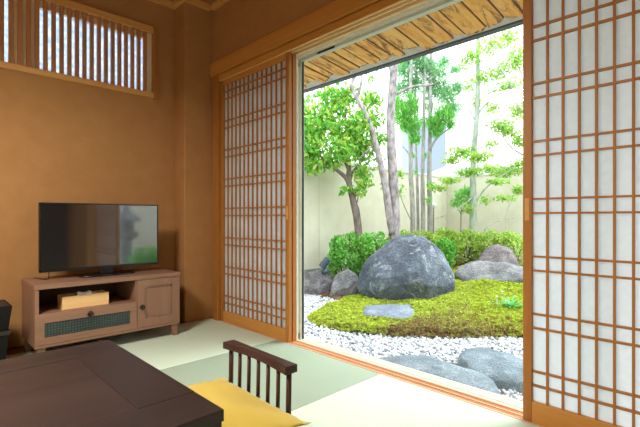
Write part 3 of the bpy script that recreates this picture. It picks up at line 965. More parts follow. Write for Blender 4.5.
def scatter_moss():
    n = 46000
    q = np.column_stack([rng.uniform(3.2, 7.6, n), rng.uniform(.6, 4.2, n)])
    d = edge_dist(q)
    # outline of the mossy part: in front of the hedge, right of the small rocks
    keep = (d > 0) & (q[:, 1] < 3.98) & ((q[:, 0] < 6.4) | (q[:, 1] < 3.6))
    keep &= off_slab(q)
    keep &= rng.uniform(size=n) < np.clip(1.25 - .14 * (q[:, 0] - 3.2), .3, 1)
    q = q[keep]; n = len(q)
    hump = np.array([noise.noise((x * 3.2, y * 3.2, 0)) + .7 * noise.noise((x * 14, y * 14, 3)) for x, y in q])
    z = ground(q) + .014 + .030 * hump
    K = 5
    blades = []
    ang = rng.uniform(0, 2 * np.pi, (n, K)); ln = rng.uniform(.020, .044, (n, K)); lean = rng.uniform(.25, 1.0, (n, K)); wd = rng.uniform(.007, .013, (n, K))
    cx = q[:, 0:1]; cy = q[:, 1:2]; cz = z[:, None] - .008
    dx, dy = np.cos(ang), np.sin(ang)
    bx, by = cx + dx * .003, cy + dy * .003
    tipx, tipy, tipz = bx + dx * ln * lean, by + dy * ln * lean, cz + ln * (1.1 - .55 * lean)
    midx, midy, midz = bx + dx * ln * lean * .45, by + dy * ln * lean * .45, cz + ln * (.75 - .25 * lean)
    v = np.stack([np.stack([bx, by, np.broadcast_to(cz, bx.shape)], -1),
                  np.stack([midx - dy * wd, midy + dx * wd, midz], -1),
                  np.stack([tipx, tipy, tipz], -1),
                  np.stack([midx + dy * wd, midy - dx * wd, midz], -1)], 2).reshape(-1, 3)
    f = np.arange(len(v)).reshape(-1, 4)
    tufts = (v, f)
    # cushion body under the tufts
    g = .05
    xs = np.arange(3.2, 7.6, g); ys = np.arange(.55, 4.05, g)
    a, b = np.meshgrid(xs, ys, indexing='ij'); pp = np.stack([a.ravel(), b.ravel()], 1)
    dd = edge_dist(pp)
    hz = np.array([noise.noise((x * 3.2, y * 3.2, 0)) + .7 * noise.noise((x * 14, y * 14, 3)) for x, y in pp])
    zz = ground(pp) + .008 + .030 * hz
    ok = (dd > -.01) & (pp[:, 1] < 3.98) & ((pp[:, 0] < 6.4) | (pp[:, 1] < 3.6))
    ok &= off_slab(pp)
    ids = np.arange(len(pp)).reshape(len(xs), len(ys))
    quads = np.stack([ids[:-1, :-1].ravel(), ids[1:, :-1].ravel(), ids[1:, 1:].ravel(), ids[:-1, 1:].ravel()], 1)
    quads = quads[ok[quads].all(1)]
    vv = np.concatenate([np.column_stack([pp, zz]), v]); ff = np.concatenate([quads, f + len(pp)])
    me = np_mesh('moss', vv, ff)
    o = finish('moss', me, M['moss'], smooth=True)
    tag(o, 'lime green and brownish moss carpet on the mound around the boulder', 'moss', kind='stuff')
scatter_moss()

# ------------------------------------------------------------------ stones
def rock_mesh(name, center, planes, p=12, sub=5, amp=.02, nscale=3.0, seed=0, chips=26):
    """planes: (world normal, distance) pairs round the centre; rounded convex stone with a rough skin"""
    v, f = ico(sub)
    acc = np.zeros(len(v))
    for nrm, dist in planes:
        nrm = np.array(nrm, float); nrm /= np.linalg.norm(nrm)
        dt = v @ nrm
        acc += np.where(dt > 1e-3, (np.maximum(dt, 1e-3) / dist) ** p, 0)
    r = acc ** (-1.0 / p)
    pts = v * r[:, None]
    rr = np.random.default_rng(seed + 100)
    for _ in range(chips):                     # flat broken faces
        n_ = rr.normal(size=3); n_ /= np.linalg.norm(n_)
        h_ = pts @ n_
        lim = h_.max() * rr.uniform(.875, .965)
        ex = np.maximum(h_ - lim, 0)
        pts = pts - n_[None] * ex[:, None] * .92
    for i, q in enumerate(pts):
        k = nscale
        s = noise.noise((q[0] * k + seed, q[1] * k, q[2] * k)) + .5 * noise.noise((q[0] * k * 2.3, q[1] * k * 2.3 + seed, q[2] * k * 2.3)) + .3 * noise.noise((q[0] * k * 6, q[1] * k * 6, q[2] * k * 6 + seed))
        pts[i] = q + v[i] * amp * s
    return np_mesh(name, pts + np.array(center), f)

TOW = np.array((-S, -Cc, 0)); RGT = np.array((Cc, -S, 0)); UPV = np.array((0, 0, 1.0))
def outline_rock(name, pix, d, extra, mat, label, back=.4, amp=.02, seed=0, p=50, sub=5, grow=1.04, group=None, ns=3.0):
    """stone whose silhouette, seen from the room, is the convex outline; extra = (right, up, towards) planes"""
    cx = sum(q[0] for q in pix) / len(pix); cy = sum(q[1] for q in pix) / len(pix)
    c = np.array(W(cx, cy, d))
    ray = np.array(W(cx, 218, d)) ; ray[2] = 0; ray /= np.linalg.norm(ray)
    tow = -ray; rgt = np.array((ray[1], -ray[0], 0))
    k = d / F * grow
    loc = [((q[0] - cx) * k * math.hypot(1, 0), (cy - q[1]) * k) for q in pix]
    area = sum(loc[i][0] * loc[(i + 1) % len(loc)][1] - loc[(i + 1) % len(loc)][0] * loc[i][1] for i in range(len(loc)))
    if area < 0: loc = loc[::-1]
    planes = []
    for i in range(len(loc)):
        a, b = loc[i], loc[(i + 1) % len(loc)]
        ex, ey = b[0] - a[0], b[1] - a[1]
        L = math.hypot(ex, ey)
        nn = (ey / L, -ex / L)
        dist = nn[0] * a[0] + nn[1] * a[1]
        planes.append((rgt * nn[0] + UPV * nn[1], max(dist, .02)))
    for (r_, u_, t_), dist in extra:
        planes.append((rgt * r_ + UPV * u_ + tow * t_, dist))
    planes.append((-tow + UPV * .15, back))
    me = rock_mesh(name, c, planes, p, sub, amp, ns, seed)
    o = finish(name, me, mat, smooth=True, origin=(c[0], c[1], c[2]))
    return tag(o, label, 'stone', group)

outline_rock('boulder', [(353, 316), (355, 300), (359, 278), (370, 259), (387, 244), (403, 237), (422, 238), (438, 250), (451, 270), (455, 290), (453, 310)], 5.9,
             [((-.20, .62, .76), .25), ((.02, -.42, .91), .36), ((.60, .46, .65), .335), ((-.70, .22, .68), .42), ((.62, -.22, .75), .46), ((-.60, -.25, .76), .47)], M['stone_blue'],
             'biggest stone, blue-grey faceted boulder rising from the moss', back=.5, amp=.026, seed=3, p=80, sub=6, ns=2.4)
outline_rock('garden_stone', [(302, 300), (303, 281), (308, 274), (318, 271), (327, 273), (331, 281), (332, 300)], 6.6,
             [((-.1, .55, .83), .15), ((.55, .1, .83), .18), ((-.4, -.1, .9), .2)], M['stone_grey'], 'leftmost small rounded grey stone on the gravel beside the door edge', back=.25, seed=5, amp=.028, ns=6)
outline_rock('garden_stone', [(331, 303), (332, 284), (338, 275), (347, 270), (355, 275), (360, 284), (361, 303)], 6.3,
             [((-.25, .55, .8), .13), ((.6, .2, .77), .17), ((0, -.3, .95), .17)], M['stone_grey'], 'small pointed grey stone touching the left foot of the big boulder', back=.25, seed=8, amp=.028, ns=6)
outline_rock('garden_stone', [(457, 290), (458, 275), (464, 267), (478, 263), (502, 264), (527, 269), (545, 278), (546, 296), (500, 296)], 6.35,
             [((-.1, .80, .6), .12), ((.05, -.3, .95), .22), ((-.6, .1, .8), .5)], M['stone_grey'], 'long low grey stone at the right of the garden, in front of the hedge', back=.3, seed=11, amp=.035, ns=4)
outline_rock('garden_stone', [(474, 280), (478, 262), (487, 249), (497, 245), (507, 248), (514, 258), (520, 280)], 7.2,
             [((-.25, .5, .83), .2), ((.4, .4, .82), .22)], M['stone_warm'], 'mauve-grey humped stone behind the long low stone', back=.3, seed=14, amp=.03, ns=4)

def slab_stone(name, poly, ztop, thick, mat, label, seed=0, amp=.012, p=36, slope=.25, tilt=(0, 0)):
    P2 = [np.array(q[:2]) for q in poly]
    c2 = sum(P2) / len(P2)
    area = sum(P2[i][0] * P2[(i + 1) % len(P2)][1] - P2[(i + 1) % len(P2)][0] * P2[i][1] for i in range(len(P2)))
    if area < 0: P2 = P2[::-1]
    c = np.array((c2[0], c2[1], ztop - thick / 2))
    planes = [((tilt[0], tilt[1], 1), thick / 2), ((0, 0, -1), thick / 2)]
    for i in range(len(P2)):
        a, b = P2[i] - c2, P2[(i + 1) % len(P2)] - c2
        e = b - a; L = np.linalg.norm(e); nn = np.array((e[1], -e[0])) / L
        planes.append(((nn[0], nn[1], slope), float(nn @ a) * 1.01))
    me = rock_mesh(name, (0, 0, 0), planes, p, 5, amp, 4.0, seed, 0)
    # the icosphere is sparse on a flat slab: remesh by keeping it, smooth shaded
    n = len(me.vertices); a = np.empty(n * 3, np.float32); me.vertices.foreach_get('co', a)
    a = a.reshape(-1, 3) + c.astype(np.float32); me.vertices.foreach_set('co', a.ravel())
    o = finish(name, me, mat, smooth=True, origin=tuple(c))
    return tag(o, label, 'stone')
s1 = [at(q[0], q[1], -.235) for q in ((360, 368), (374, 357), (398, 353), (428, 355), (455, 363), (480, 371), (496, 381), (499, 393), (478, 402), (430, 398), (392, 384))]
slab_stone('stepping_stone', s1, -.235, .11, M['stone_step'], 'long flat blue-grey stepping stone right outside the door sill', 21)
s2 = [at(q[0], q[1], -.235) for q in ((458, 354), (467, 348), (481, 346), (500, 350), (525, 359), (545, 370), (542, 380), (520, 382), (495, 378), (470, 368))]
slab_stone('stepping_stone', s2, -.235, .11, M['stone_step'], 'shorter stepping stone farther from the sill, near the moss edge', 25)
s3 = [at(q[0], q[1], -.222) for q in ((361, 310), (366, 305), (385, 304), (411, 303), (415, 309), (413, 318), (392, 317), (364, 314))]
slab_stone('flat_stone', s3, -.222, .09, M['stone_flat'], 'flat slate-grey slab set in the moss at the foot of the boulder', 29, amp=.006, p=24, slope=.05)

# ------------------------------------------------------------------ leaves
def leaf_mesh(name, centers, axis, normal, length, width):
    """pointed four-cornered leaves folded along the midrib"""
    n = len(centers)
    axis = axis / (np.linalg.norm(axis, axis=1)[:, None] + 1e-9)
    side = np.cross(axis, normal); side /= (np.linalg.norm(side, axis=1)[:, None] + 1e-9)
    nr = np.cross(side, axis)
    L = length[:, None]; w = width[:, None]
    b = centers - axis * L * .5; t = centers + axis * L * .5 - nr * L * .08
    m1 = centers - axis * L * .05 + side * w * .5 + nr * w * .18
    m2 = centers - axis * L * .05 - side * w * .5 + nr * w * .18
    v = np.stack([b, m1, t, m2], 1).reshape(-1, 3)
    k = np.arange(n) * 4
    f = np.concatenate([np.stack([k, k + 1, k + 2], 1), np.stack([k, k + 2, k + 3], 1)])
    return v, f
def foliage(clumps, size, aspect=.5, up=.6, axis_bias=(0, 0, 0), shell=.5, jitter=.35, out=0.0):
    """clumps = (centre, radii, count)"""
    C_, A_, N_, L_ = [], [], [], []
    for c, r, n in clumps:
        d = rng.normal(size=(n, 3)); d /= np.linalg.norm(d, axis=1)[:, None]
        rad = (shell + (1 - shell) * rng.uniform(size=(n, 1)) ** .6)
        C_.append(np.array(c) + d * rad * np.array(r))
        A_.append(rng.normal(size=(n, 3)) + np.array(axis_bias) * 1.0 + d * out)
        nn = rng.normal(size=(n, 3)) * (1 - up); nn[:, 2] += up; nn += d * .35
        N_.append(nn)
        L_.append(size * rng.uniform(1 - jitter, 1 + jitter, n))
    C_, A_, N_, L_ = map(np.concatenate, (C_, A_, N_, L_))
    return leaf_mesh('leaves', C_, A_, N_, L_, L_ * aspect)
def foliage_obj(name, parts, mat, parent):
    vs, fs, k = [], [], 0
    for v, f in parts:
        vs.append(v); fs.append(f + k); k += len(v)
    me = np_mesh(name, np.concatenate(vs), np.concatenate(fs))
    return finish(name, me, mat, parent)

def limb(mb, pts, r0, r1, seg=8, wob=.08, sub=4):
    """smooth tapering limb through pts"""
    P_ = [Vector(p) for p in pts]
    out = []
    for i in range(len(P_) - 1):
        p0 = P_[max(i - 1, 0)]; p1 = P_[i]; p2 = P_[i + 1]; p3 = P_[min(i + 2, len(P_) - 1)]
        for j in range(sub):
            t = j / sub
            out.append(.5 * ((2 * p1) + (-p0 + p2) * t + (2 * p0 - 5 * p1 + 4 * p2 - p3) * t * t + (-p0 + 3 * p1 - 3 * p2 + p3) * t ** 3))
    out.append(P_[-1])
    rad = [r0 + (r1 - r0) * i / (len(out) - 1) for i in range(len(out))]
    mb.tube(out, rad, seg, wob)

# --- broad-leaved tree at the left
D = 6.95
base = W(361, 245, D)
t1 = thing('broadleaf_tree', (base[0], base[1], gz(base[0], base[1])), 'leafy broadleaf tree with large bright green leaves at the left, by the cream wall', 'tree')
mb = MB()
limb(mb, [(base[0], base[1], gz(base[0], base[1]) - .05), W(358, 225, D), W(353, 200, D), W(349, 182, D), W(349, 165, D), W(347, 140, D - .05), W(345, 110, D)], .075, .018)
limb(mb, [W(350, 186, D), W(345, 177, D), W(334, 168, D - .1), W(322, 158, D - .15), W(312, 140, D - .2)], .045, .012)
limb(mb, [W(350, 180, D), W(353, 172, D), W(362, 160, D + .1), W(368, 140, D + .1)], .03, .01)
limb(mb, [W(348, 168, D), W(340, 150, D + .15), W(330, 120, D + .2)], .03, .008)
limb(mb, [W(355, 208, D), W(358, 198, D), W(357, 188, D)], .012, .005, 6)
mb.build('trunk', M['bark_brown'], t1, smooth=True)
cl = []
for px, py, dd, r, n in ((312, 150, 6.7, .30, 260), (322, 128, 6.9, .34, 300), (314, 168, 6.6, .18, 80), (335, 110, 7.0, .32, 260), (345, 95, 7.0, .26, 170), (352, 128, 6.9, .34, 320), (362, 150, 7.1, .30, 250),
                         (340, 150, 6.7, .30, 230), (332, 162, 6.7, .18, 70), (370, 120, 7.1, .25, 150), (362, 172, 7.0, .22, 110), (358, 190, 6.9, .16, 46), (366, 183, 6.9, .14, 36), (344, 190, 6.8, .10, 16), (306, 110, 6.9, .3, 180), (325, 95, 7.1, .25, 130),
                         (376, 100, 7.2, .16, 60), (378, 140, 7.2, .18, 80), (308, 128, 6.7, .26, 160), (296, 150, 6.7, .35, 220), (300, 128, 7, .35, 180), (345, 140, 7.3, .4, 260), (365, 100, 7.2, .2, 80)):
    cl.append((W(px, py, dd), (r, r, r * .85), n))
foliage_obj('foliage', [foliage([(c_, r_, int(n_ * 1.2)) for c_, r_, n_ in cl], .105, .46, .5, (0, 0, -.9), .1)], M['leaf_broad'], t1)

# --- pale-barked tree with two leaning trunks behind the boulder
D = 7.0
base = W(394, 240, D)
t2 = thing('pale_bark_tree', (base[0], base[1], gz(base[0], base[1])), 'tree with two pale peeling trunks, one leaning left, behind the big boulder', 'tree')
mb = MB()
limb(mb, [(base[0], base[1], gz(base[0], base[1]) - .05), W(395, 225, D), W(394, 200, D), W(393, 175, D), W(391, 140, D), W(391, 110, D), W(393, 80, D), W(395, 55, D), W(396, 25, D), W(398, -10, D)], .095, .05, 10)
limb(mb, [W(393, 234, D - .03), W(389, 212, D - .05), W(386, 190, D - .1), W(381, 165, D - .1), W(374, 138, D - .15), W(366, 115, D - .2), W(357, 98, D - .2), W(351, 86, D - .2), W(354, 78, D - .2), W(360, 68, D - .2)], .07, .02, 10)
limb(mb, [W(357, 98, D - .2), W(361, 84, D - .2), W(361, 60, D - .15), W(358, 30, D - .1)], .025, .012)
limb(mb, [W(391, 97, D), W(402, 91, D - .05), W(415, 86, D - .1), W(432, 85, D - .1), W(440, 80, D - .1)], .028, .01)
limb(mb, [W(376, 143, D - .1), W(368, 150, D - .15), W(358, 160, D - .2)], .018, .006)
limb(mb, [W(393, 75, D), W(384, 50, D + .1), W(380, 20, D + .1)], .03, .012)
mb.build('trunk', M['bark_pale'], t2, smooth=True)
cl = []
for px, py, dd, r, n in ((385, 62, 7.1, .28, 60), (372, 75, 7.0, .2, 36), (400, 50, 7.1, .3, 60), (383, 135, 7.3, .22, 46), (380, 118, 7.3, .2, 40), (378, 160, 7.2, .16, 36), (401, 175, 7.1, .10, 16), (402, 190, 7.1, .12, 22), (385, 188, 7.2, .10, 14), (392, 20, 7.1, .5, 120)):
    cl.append((W(px, py, dd), (r, r, r), n))
foliage_obj('foliage', [foliage(cl, .085, .42, .5, (0, 0, -.3), .1)], M['leaf_broad'], t2)

# --- clump of slim trunks with upright plumes
D = 8.3
base = W(422, 235, D)
t3 = thing('plume_tree', (base[0], base[1], gz(base[0], base[1])), 'slim multi-stemmed tree with upright bright green plumes, right of the pale trunks', 'tree')
mb = MB()
for a, b, c2, r, dd in ((413, 411, 410, .055, 8.2), (418, 417, 415, .036, 8.4), (423, 422.5, 424, .05, 8.3), (430, 429.5, 430, .06, 8.35)):
    p0 = W(a, 240, dd)
    limb(mb, [(p0[0], p0[1], gz(p0[0], p0[1]) - .05), W(a, 215, dd), W(b, 180, dd), W((b + c2) / 2, 150, dd), W(c2, 110, dd), W(c2 + 1, 70, dd), W(c2 + 2, 30, dd)], r, r * .45)
limb(mb, [W(430, 150, D), W(437, 138, D), W(447, 130, D), W(458, 120, D)], .025, .008)
limb(mb, [W(412, 160, D), W(406, 150, D), W(398, 143, D)], .018, .006)
limb(mb, [W(413, 224, D - .1), W(407, 212, D - .1), W(402, 200, D - .1), W(399, 190, D - .1)], .014, .006)
limb(mb, [W(429, 80, D), W(440, 72, D), W(452, 66, D)], .018, .006)
limb(mb, [W(424, 80, D), W(414, 68, D), W(404, 60, D)], .018, .006)
mb.build('trunk', M['bark_grey'], t3, smooth=True)
cl = []
for px, py, dd, r, n in ((400, 112, 8.1, .20, 420), (411, 106, 8.2, .22, 460), (413, 124, 8.1, .20, 420), (415, 138, 8.1, .12, 160), (404, 124, 8.1, .14, 200), (396, 102, 8.2, .13, 150), (433, 122, 8.2, .16, 300), (444, 115, 8.2, .20, 400), (437, 130, 8.2, .13, 200), (450, 124, 8.2, .13, 160), (430, 108, 8.4, .12, 100)):
    cl.append((W(px, py, dd), (r, r, r * 1.15), n))
cl = [(c_, r_, int(n_ * .75)) for c_, r_, n_ in cl]
f1 = foliage(cl, .15, .14, .2, (0, 0, 1.7), .1, .35, 1.0)
cl = []
for px, py, dd, r, n in ((415, 172, 8.2, .06, 20), (425, 155, 8.3, .06, 22), (430, 185, 8.2, .09, 44), (428, 200, 8.2, .08, 24), (414, 155, 8.2, .05, 16)):
    cl.append((W(px, py, dd), (r, r, r), n))
f2 = foliage(cl, .09, .25, .3, (0, 0, .8), .1)
foliage_obj('foliage', [f1, f2], M['leaf_pine'], t3)
cl = []
for px, py, dd, r, n in ((404, 68, 8.4, .26, 380), (414, 58, 8.4, .22, 260), (412, 84, 8.4, .22, 300), (424, 66, 8.4, .22, 280), (434, 76, 8.5, .30, 420), (446, 92, 8.4, .24, 320), (452, 108, 8.4, .2, 240), (430, 92, 8.5, .2, 200), (444, 62, 8.6, .16, 120), (458, 88, 8.4, .14, 110), (456, 70, 8.4, .10, 70), (400, 90, 8.4, .18, 160), (425, 25, 8.5, .6, 260)):
    cl.append((W(px, py, dd), (r, r, r), n))
foliage_obj('upper_foliage', [foliage(cl, .16, .14, .2, (0, 0, .9), .1)], M['leaf_pine_grey'], t3)

# --- airy maple at the right
D = 8.0
base = W(473, 236, D)
t4 = thing('maple_tree', (base[0], base[1], gz(base[0], base[1])), 'airy pale green maple with a thin pale trunk at the right of the garden', 'tree')
mb = MB()
limb(mb, [(base[0], base[1], gz(base[0], base[1]) - .05), W(473, 210, D), W(473, 180, D), W(474, 150, D), W(477, 115, D), W(478, 80, D), W(478, 45, D), W(480, 0, D)], .075, .03)
limb(mb, [W(476, 118, D), W(484, 106, D), W(494, 98, D), W(505, 88, D - .1)], .022, .008)
limb(mb, [W(476, 122, D), W(470, 110, D), W(466, 95, D), W(463, 70, D)], .018, .006)
limb(mb, [W(474, 150, D), W(485, 146, D), W(498, 140, D - .1)], .016, .006)
limb(mb, [W(523, 155, D - .5), W(512, 148, D - .5), W(504, 138, D - .5), W(501, 128, D - .5)], .02, .007)
limb(mb, [W(520, 110, D - .6), W(510, 85, D - .6), W(500, 66, D - .6), W(494, 45, D - .6)], .024, .007)
limb(mb, [W(474, 196, D), W(462, 206, D - .2), W(450, 213, D - .3), W(436, 219, D - .3)], .014, .006)
limb(mb, [W(474, 205, D), W(484, 190, D), W(498, 178, D - .2), W(515, 168, D - .3)], .02, .007)
limb(mb, [W(484, 230, D - .6), W(494, 222, D - .6), W(508, 219, D - .6), W(526, 212, D - .6)], .014, .006)
limb(mb, [W(505, 220, D - .6), W(508, 208, D - .6), W(512, 200, D - .6)], .010, .005)
mb.build('trunk', M['bark_maple'], t4, smooth=True)
cl = []
random.seed(11)
for px, py, w_, h_, n in ((474, 55, 14, 9, 80), (490, 45, 14, 10, 110), (508, 38, 14, 12, 150), (515, 60, 12, 14, 150), (500, 70, 14, 10, 110), (484, 78, 12, 8, 70), (510, 88, 14, 12, 150), (497, 96, 14, 8, 110), (518, 110, 10, 14, 130), (492, 108, 12, 6, 70),
                          (500, 125, 14, 7, 110), (508, 132, 12, 6, 90), (470, 85, 8, 10, 40), (476, 102, 6, 8, 36), (462, 152, 16, 6, 140), (478, 157, 16, 6, 150), (452, 160, 12, 5, 90), (490, 168, 14, 5, 110), (505, 172, 16, 6, 150), (518, 165, 10, 8, 100), (470, 172, 16, 5, 110), (498, 182, 12, 4, 60),
                          (438, 188, 12, 4, 70), (450, 180, 12, 4, 60), (505, 198, 14, 4, 50), (518, 190, 8, 6, 50), (484, 200, 8, 6, 26), (468, 208, 10, 6, 40), (520, 140, 8, 10, 90), (490, 145, 10, 5, 50), (465, 62, 10, 8, 40), (500, 15, 24, 14, 200), (530, 60, 12, 30, 160), (535, 120, 14, 30, 160)):
    dd = D + random.uniform(-.7, .4)
    k = dd / F
    cl.append((W(px, py, dd), (w_ * k, w_ * k, h_ * k), int(n * 2.8)))
foliage_obj('foliage', [foliage(cl, .062, .55, .75, (0, 0, -.2), .05)], M['leaf_maple'], t4)

# --- small upright shrub in front of the maple trunk
base = W(461, 225, 8.1)
t5 = thing('small_yew_shrub', (base[0], base[1], gz(base[0], base[1])), 'small feathery bright green shrub in front of the far wall corner', 'shrub')
mb = MB()
limb(mb, [(base[0], base[1], gz(base[0], base[1]) - .03), W(461, 215, 8.1), W(462, 195, 8.1)], .012, .006)
limb(mb, [W(461, 214, 8.1), W(467, 200, 8.1)], .008, .004); limb(mb, [W(461, 214, 8.1), W(455, 203, 8.1)], .008, .004)
mb.build('stem', M['bark_brown'], t5, smooth=True)
cl = [(W(461, 196, 8.1), (.16, .16, .16), 170), (W(467, 192, 8.1), (.13, .13, .14), 110), (W(455, 203, 8.1), (.12, .12, .10), 80), (W(469, 204, 8.1), (.12, .12, .10), 60)]
foliage_obj('foliage', [foliage(cl, .10, .2, .3, (0, 0, 1.0), .1)], M['leaf_pine'], t5)

# --- clipped bushes
def bush(name, px, py_top, py_bot, d, halfpx, mat, label, cat, group, size=.05, n=1500):
    k = d / F
    c = W(px, (py_top + py_bot) / 2, d)
    g = gz(c[0], c[1])
    ztop = EYE - (py_top - 218) * k
    rz = (ztop - g) * .58; cz = ztop - rz
    rx = halfpx * k
    r = thing(name, (c[0], c[1], g), label, cat, group)
    clumps = [((c[0], c[1], cz), (rx * .92, rx * .92, rz * .93), int(n * .55))]
    m = 13
    for i in range(m):
        a = random.uniform(0, 2 * math.pi); e = random.uniform(-.1, 1.2)
        q = (c[0] + rx * .72 * math.cos(a) * math.cos(e), c[1] + rx * .72 * math.sin(a) * math.cos(e), cz + rz * .72 * math.sin(e))
        s_ = random.uniform(.26, .40)
        clumps.append((q, (rx * s_, rx * s_, rz * s_), int(n * .09)))
    foliage_obj('foliage', [foliage(clumps, size, .5, .55, (0, 0, .25), .72, .35, .6)], mat, r)
    mb = MB()
    for i in range(6):
        a = 2 * math.pi * i / 6 + .3
        limb(mb, [(c[0] + .03 * math.cos(a), c[1] + .03 * math.sin(a), g - .03), (c[0] + rx * .3 * math.cos(a), c[1] + rx * .3 * math.sin(a), cz), (c[0] + rx * .55 * math.cos(a), c[1] + rx * .55 * math.sin(a), cz + rz * .4)], .014, .005, 6, .05, 2)
    mb.build('stem', M['bark_brown'], r, smooth=True)
    return r
GB = 'mid green bushes behind the small stones'
bush('evergreen_bush', 347, 231, 280, 6.85, 22, M['leaf_bush'], 'dark green leafy bush behind the small stones, around the broadleaf trunk', 'bush', GB, .055, 1900)
bush('evergreen_bush', 374, 229, 275, 6.75, 21, M['leaf_bush'], 'mid green bush rising behind the left shoulder of the boulder', 'bush', GB, .055, 1800)
GA = 'azalea bushes in the clipped hedge'
for px, yt, d, hp, lab in ((403, 227, 7.5, 18, 'yellow-green clipped azalea directly behind the top of the boulder'),
                           (424, 228, 7.7, 19, 'clipped azalea below the slim plume tree trunks, right of the boulder top'),
                           (446, 228, 7.9, 20, 'clipped azalea under the corner of the cream wall'),
                           (468, 227, 7.9, 20, 'clipped azalea around the foot of the maple trunk'),
                           (491, 228, 7.8, 20, 'clipped azalea above the mauve-grey humped stone'),
                           (514, 231, 7.5, 20, 'rightmost clipped azalea, beside the right screen edge'),
                           ):
    bush('azalea_bush', px, yt, 262, d, hp, M['leaf_azalea'], lab, 'bush', GA, .05, 1700)
bush('evergreen_bush', 443, 236, 266, 7.35, 13, M['leaf_bush'], 'small darker green bush in front of the hedge, right of the boulder', 'bush', None, .055, 900)

# --- strap-leaved plant in the moss
base = at(511, 306, -.20)
sp_ = thing('strap_leaf_plant', (base[0], base[1], gz(base[0], base[1])), 'small plant with arching strap leaves growing in the moss near the right screen', 'plant')
vs, fs = [], []
for i in range(26):
    a = 2 * math.pi * i / 26 * 2.4 + random.uniform(-.2, .2)
    L = random.uniform(.17, .32); lift = random.uniform(.5, 1.3)
    sidev = (-math.sin(a), math.cos(a))
    b0 = len(vs)
    for j in range(6):
        t = j / 5
        r_ = L * t * (1.0 - .2 * lift * (1 - t))
        z = gz(base[0], base[1]) + .01 + L * lift * (t * .9 - t * t * .62)
        w = .011 * math.sin(math.pi * (.12 + .86 * t)) + .0015
        for s_ in (-1, 1):
            vs.append((base[0] + math.cos(a) * r_ + sidev[0] * w * s_, base[1] + math.sin(a) * r_ + sidev[1] * w * s_, z))
    for j in range(5):
        q = b0 + j * 2
        fs.append((q, q + 1, q + 3, q + 2))
MB().add(vs, fs).build('leaves', M['leaf_strap'], sp_, smooth=True)
fl = MB()
for px, py in ((497, 297), (502, 292), (506, 301)):
    q = W(px, py, base[0] * S + base[1] * Cc)
    for k in range(5):
        a = 2 * math.pi * k / 5
        fl.tube([q, (q[0] + .012 * math.cos(a), q[1] + .012 * math.sin(a), q[2] + .006)], [.003, .006], 5)
    fl.tube([(q[0], q[1], gz(q[0], q[1])), q], .0015, 5)
fl.build('flower', M['tissue'], sp_)

# ------------------------------------------------------------------ garden lights
q = W(325, 263, 6.50)
up = thing('garden_spotlight', (q[0], q[1], gz(q[0], q[1])), 'slate-blue tilted garden spotlight behind the leftmost small stone', 'garden light')
ax = Vector((RGT[0] * .62, RGT[1] * .62, .78)).normalized()
qc = Vector(q)
MB().tube([qc - ax * .085, qc - ax * .08, qc + ax * .08, qc + ax * .085], [.045, .055, .055, .052], 18).build('lamp_head', M['lampmetal'], up, smooth=False, bevel=.003)
MB().tube([(q[0], q[1], gz(q[0], q[1]) - .02), (q[0], q[1], q[2] - .05)], .02, 10).tube([(q[0], q[1], q[2] - .10), (q[0], q[1], q[2] - .16)], .045, 12).build('stake', M['lampmetal'], up, smooth=True)
q = W(433.5, 205, 8.9)
gl = thing('globe_light', (q[0], q[1], gz(q[0], q[1])), 'small white globe light on a thin pole above the hedge, left of the wall corner', 'garden light')
MB().tube([(q[0], q[1], gz(q[0], q[1]) - .02), (q[0], q[1], q[2] - .04)], .014, 8).build('pole', M['bark_brown'], gl, smooth=True)
MB().lathe(q, [(.02, -.055), (.045, -.04), (.058, -.01), (.058, .012), (.04, .045), (.012, .058)], 16).build('globe', M['globe'], gl, smooth=True)

# ------------------------------------------------------------------ cream boundary wall
FY, FX, FT = 5.2, 9.4, 1.835
gw = MB()
x = 2.0
xs_ = [2.0] + [5.05 - 1.03 * i for i in (2, 1, 0)] + [5.05 + 1.03 * i for i in (1, 2, 3, 4)] + [FX]
for a, b in zip(xs_[:-1], xs_[1:]):
    gw.box(a + .007, b - .007, FY, FY + .10, GROUND - .1, FT)
gw.box(2.0, FX, FY + .006, FY + .094, GROUND - .1, FT)
struct('garden_wall', gw, M['fence'])
gw = MB()
ys_ = [FY, 4.74] + [4.74 - 1.0 * i for i in range(1, 12)]
for a, b in zip(ys_[:-1], ys_[1:]):
    gw.box(FX, FX + .10, b + .007, a - .007, GROUND - .1, FT)
gw.box(FX + .006, FX + .094, ys_[-1], FY + .1, GROUND - .1, FT)
struct('garden_wall', gw, M['fence'])
struct('garden_wall', MB().box(2.0, FX + .1, -6.36, -6.26, GROUND - .1, FT), M['fence'])
struct('wall_coping', MB().box(2.0, FX - .02, FY - .02, FY + .13, FT, FT + .04).box(FX - .02, FX + .13, -6.3, FY + .13, FT, FT + .04), M['coping'], bevel=.004)
struct('wall_plinth', MB().box(2.0, FX, FY - .025, FY, GROUND - .1, .012), M['plinth'], bevel=.003)

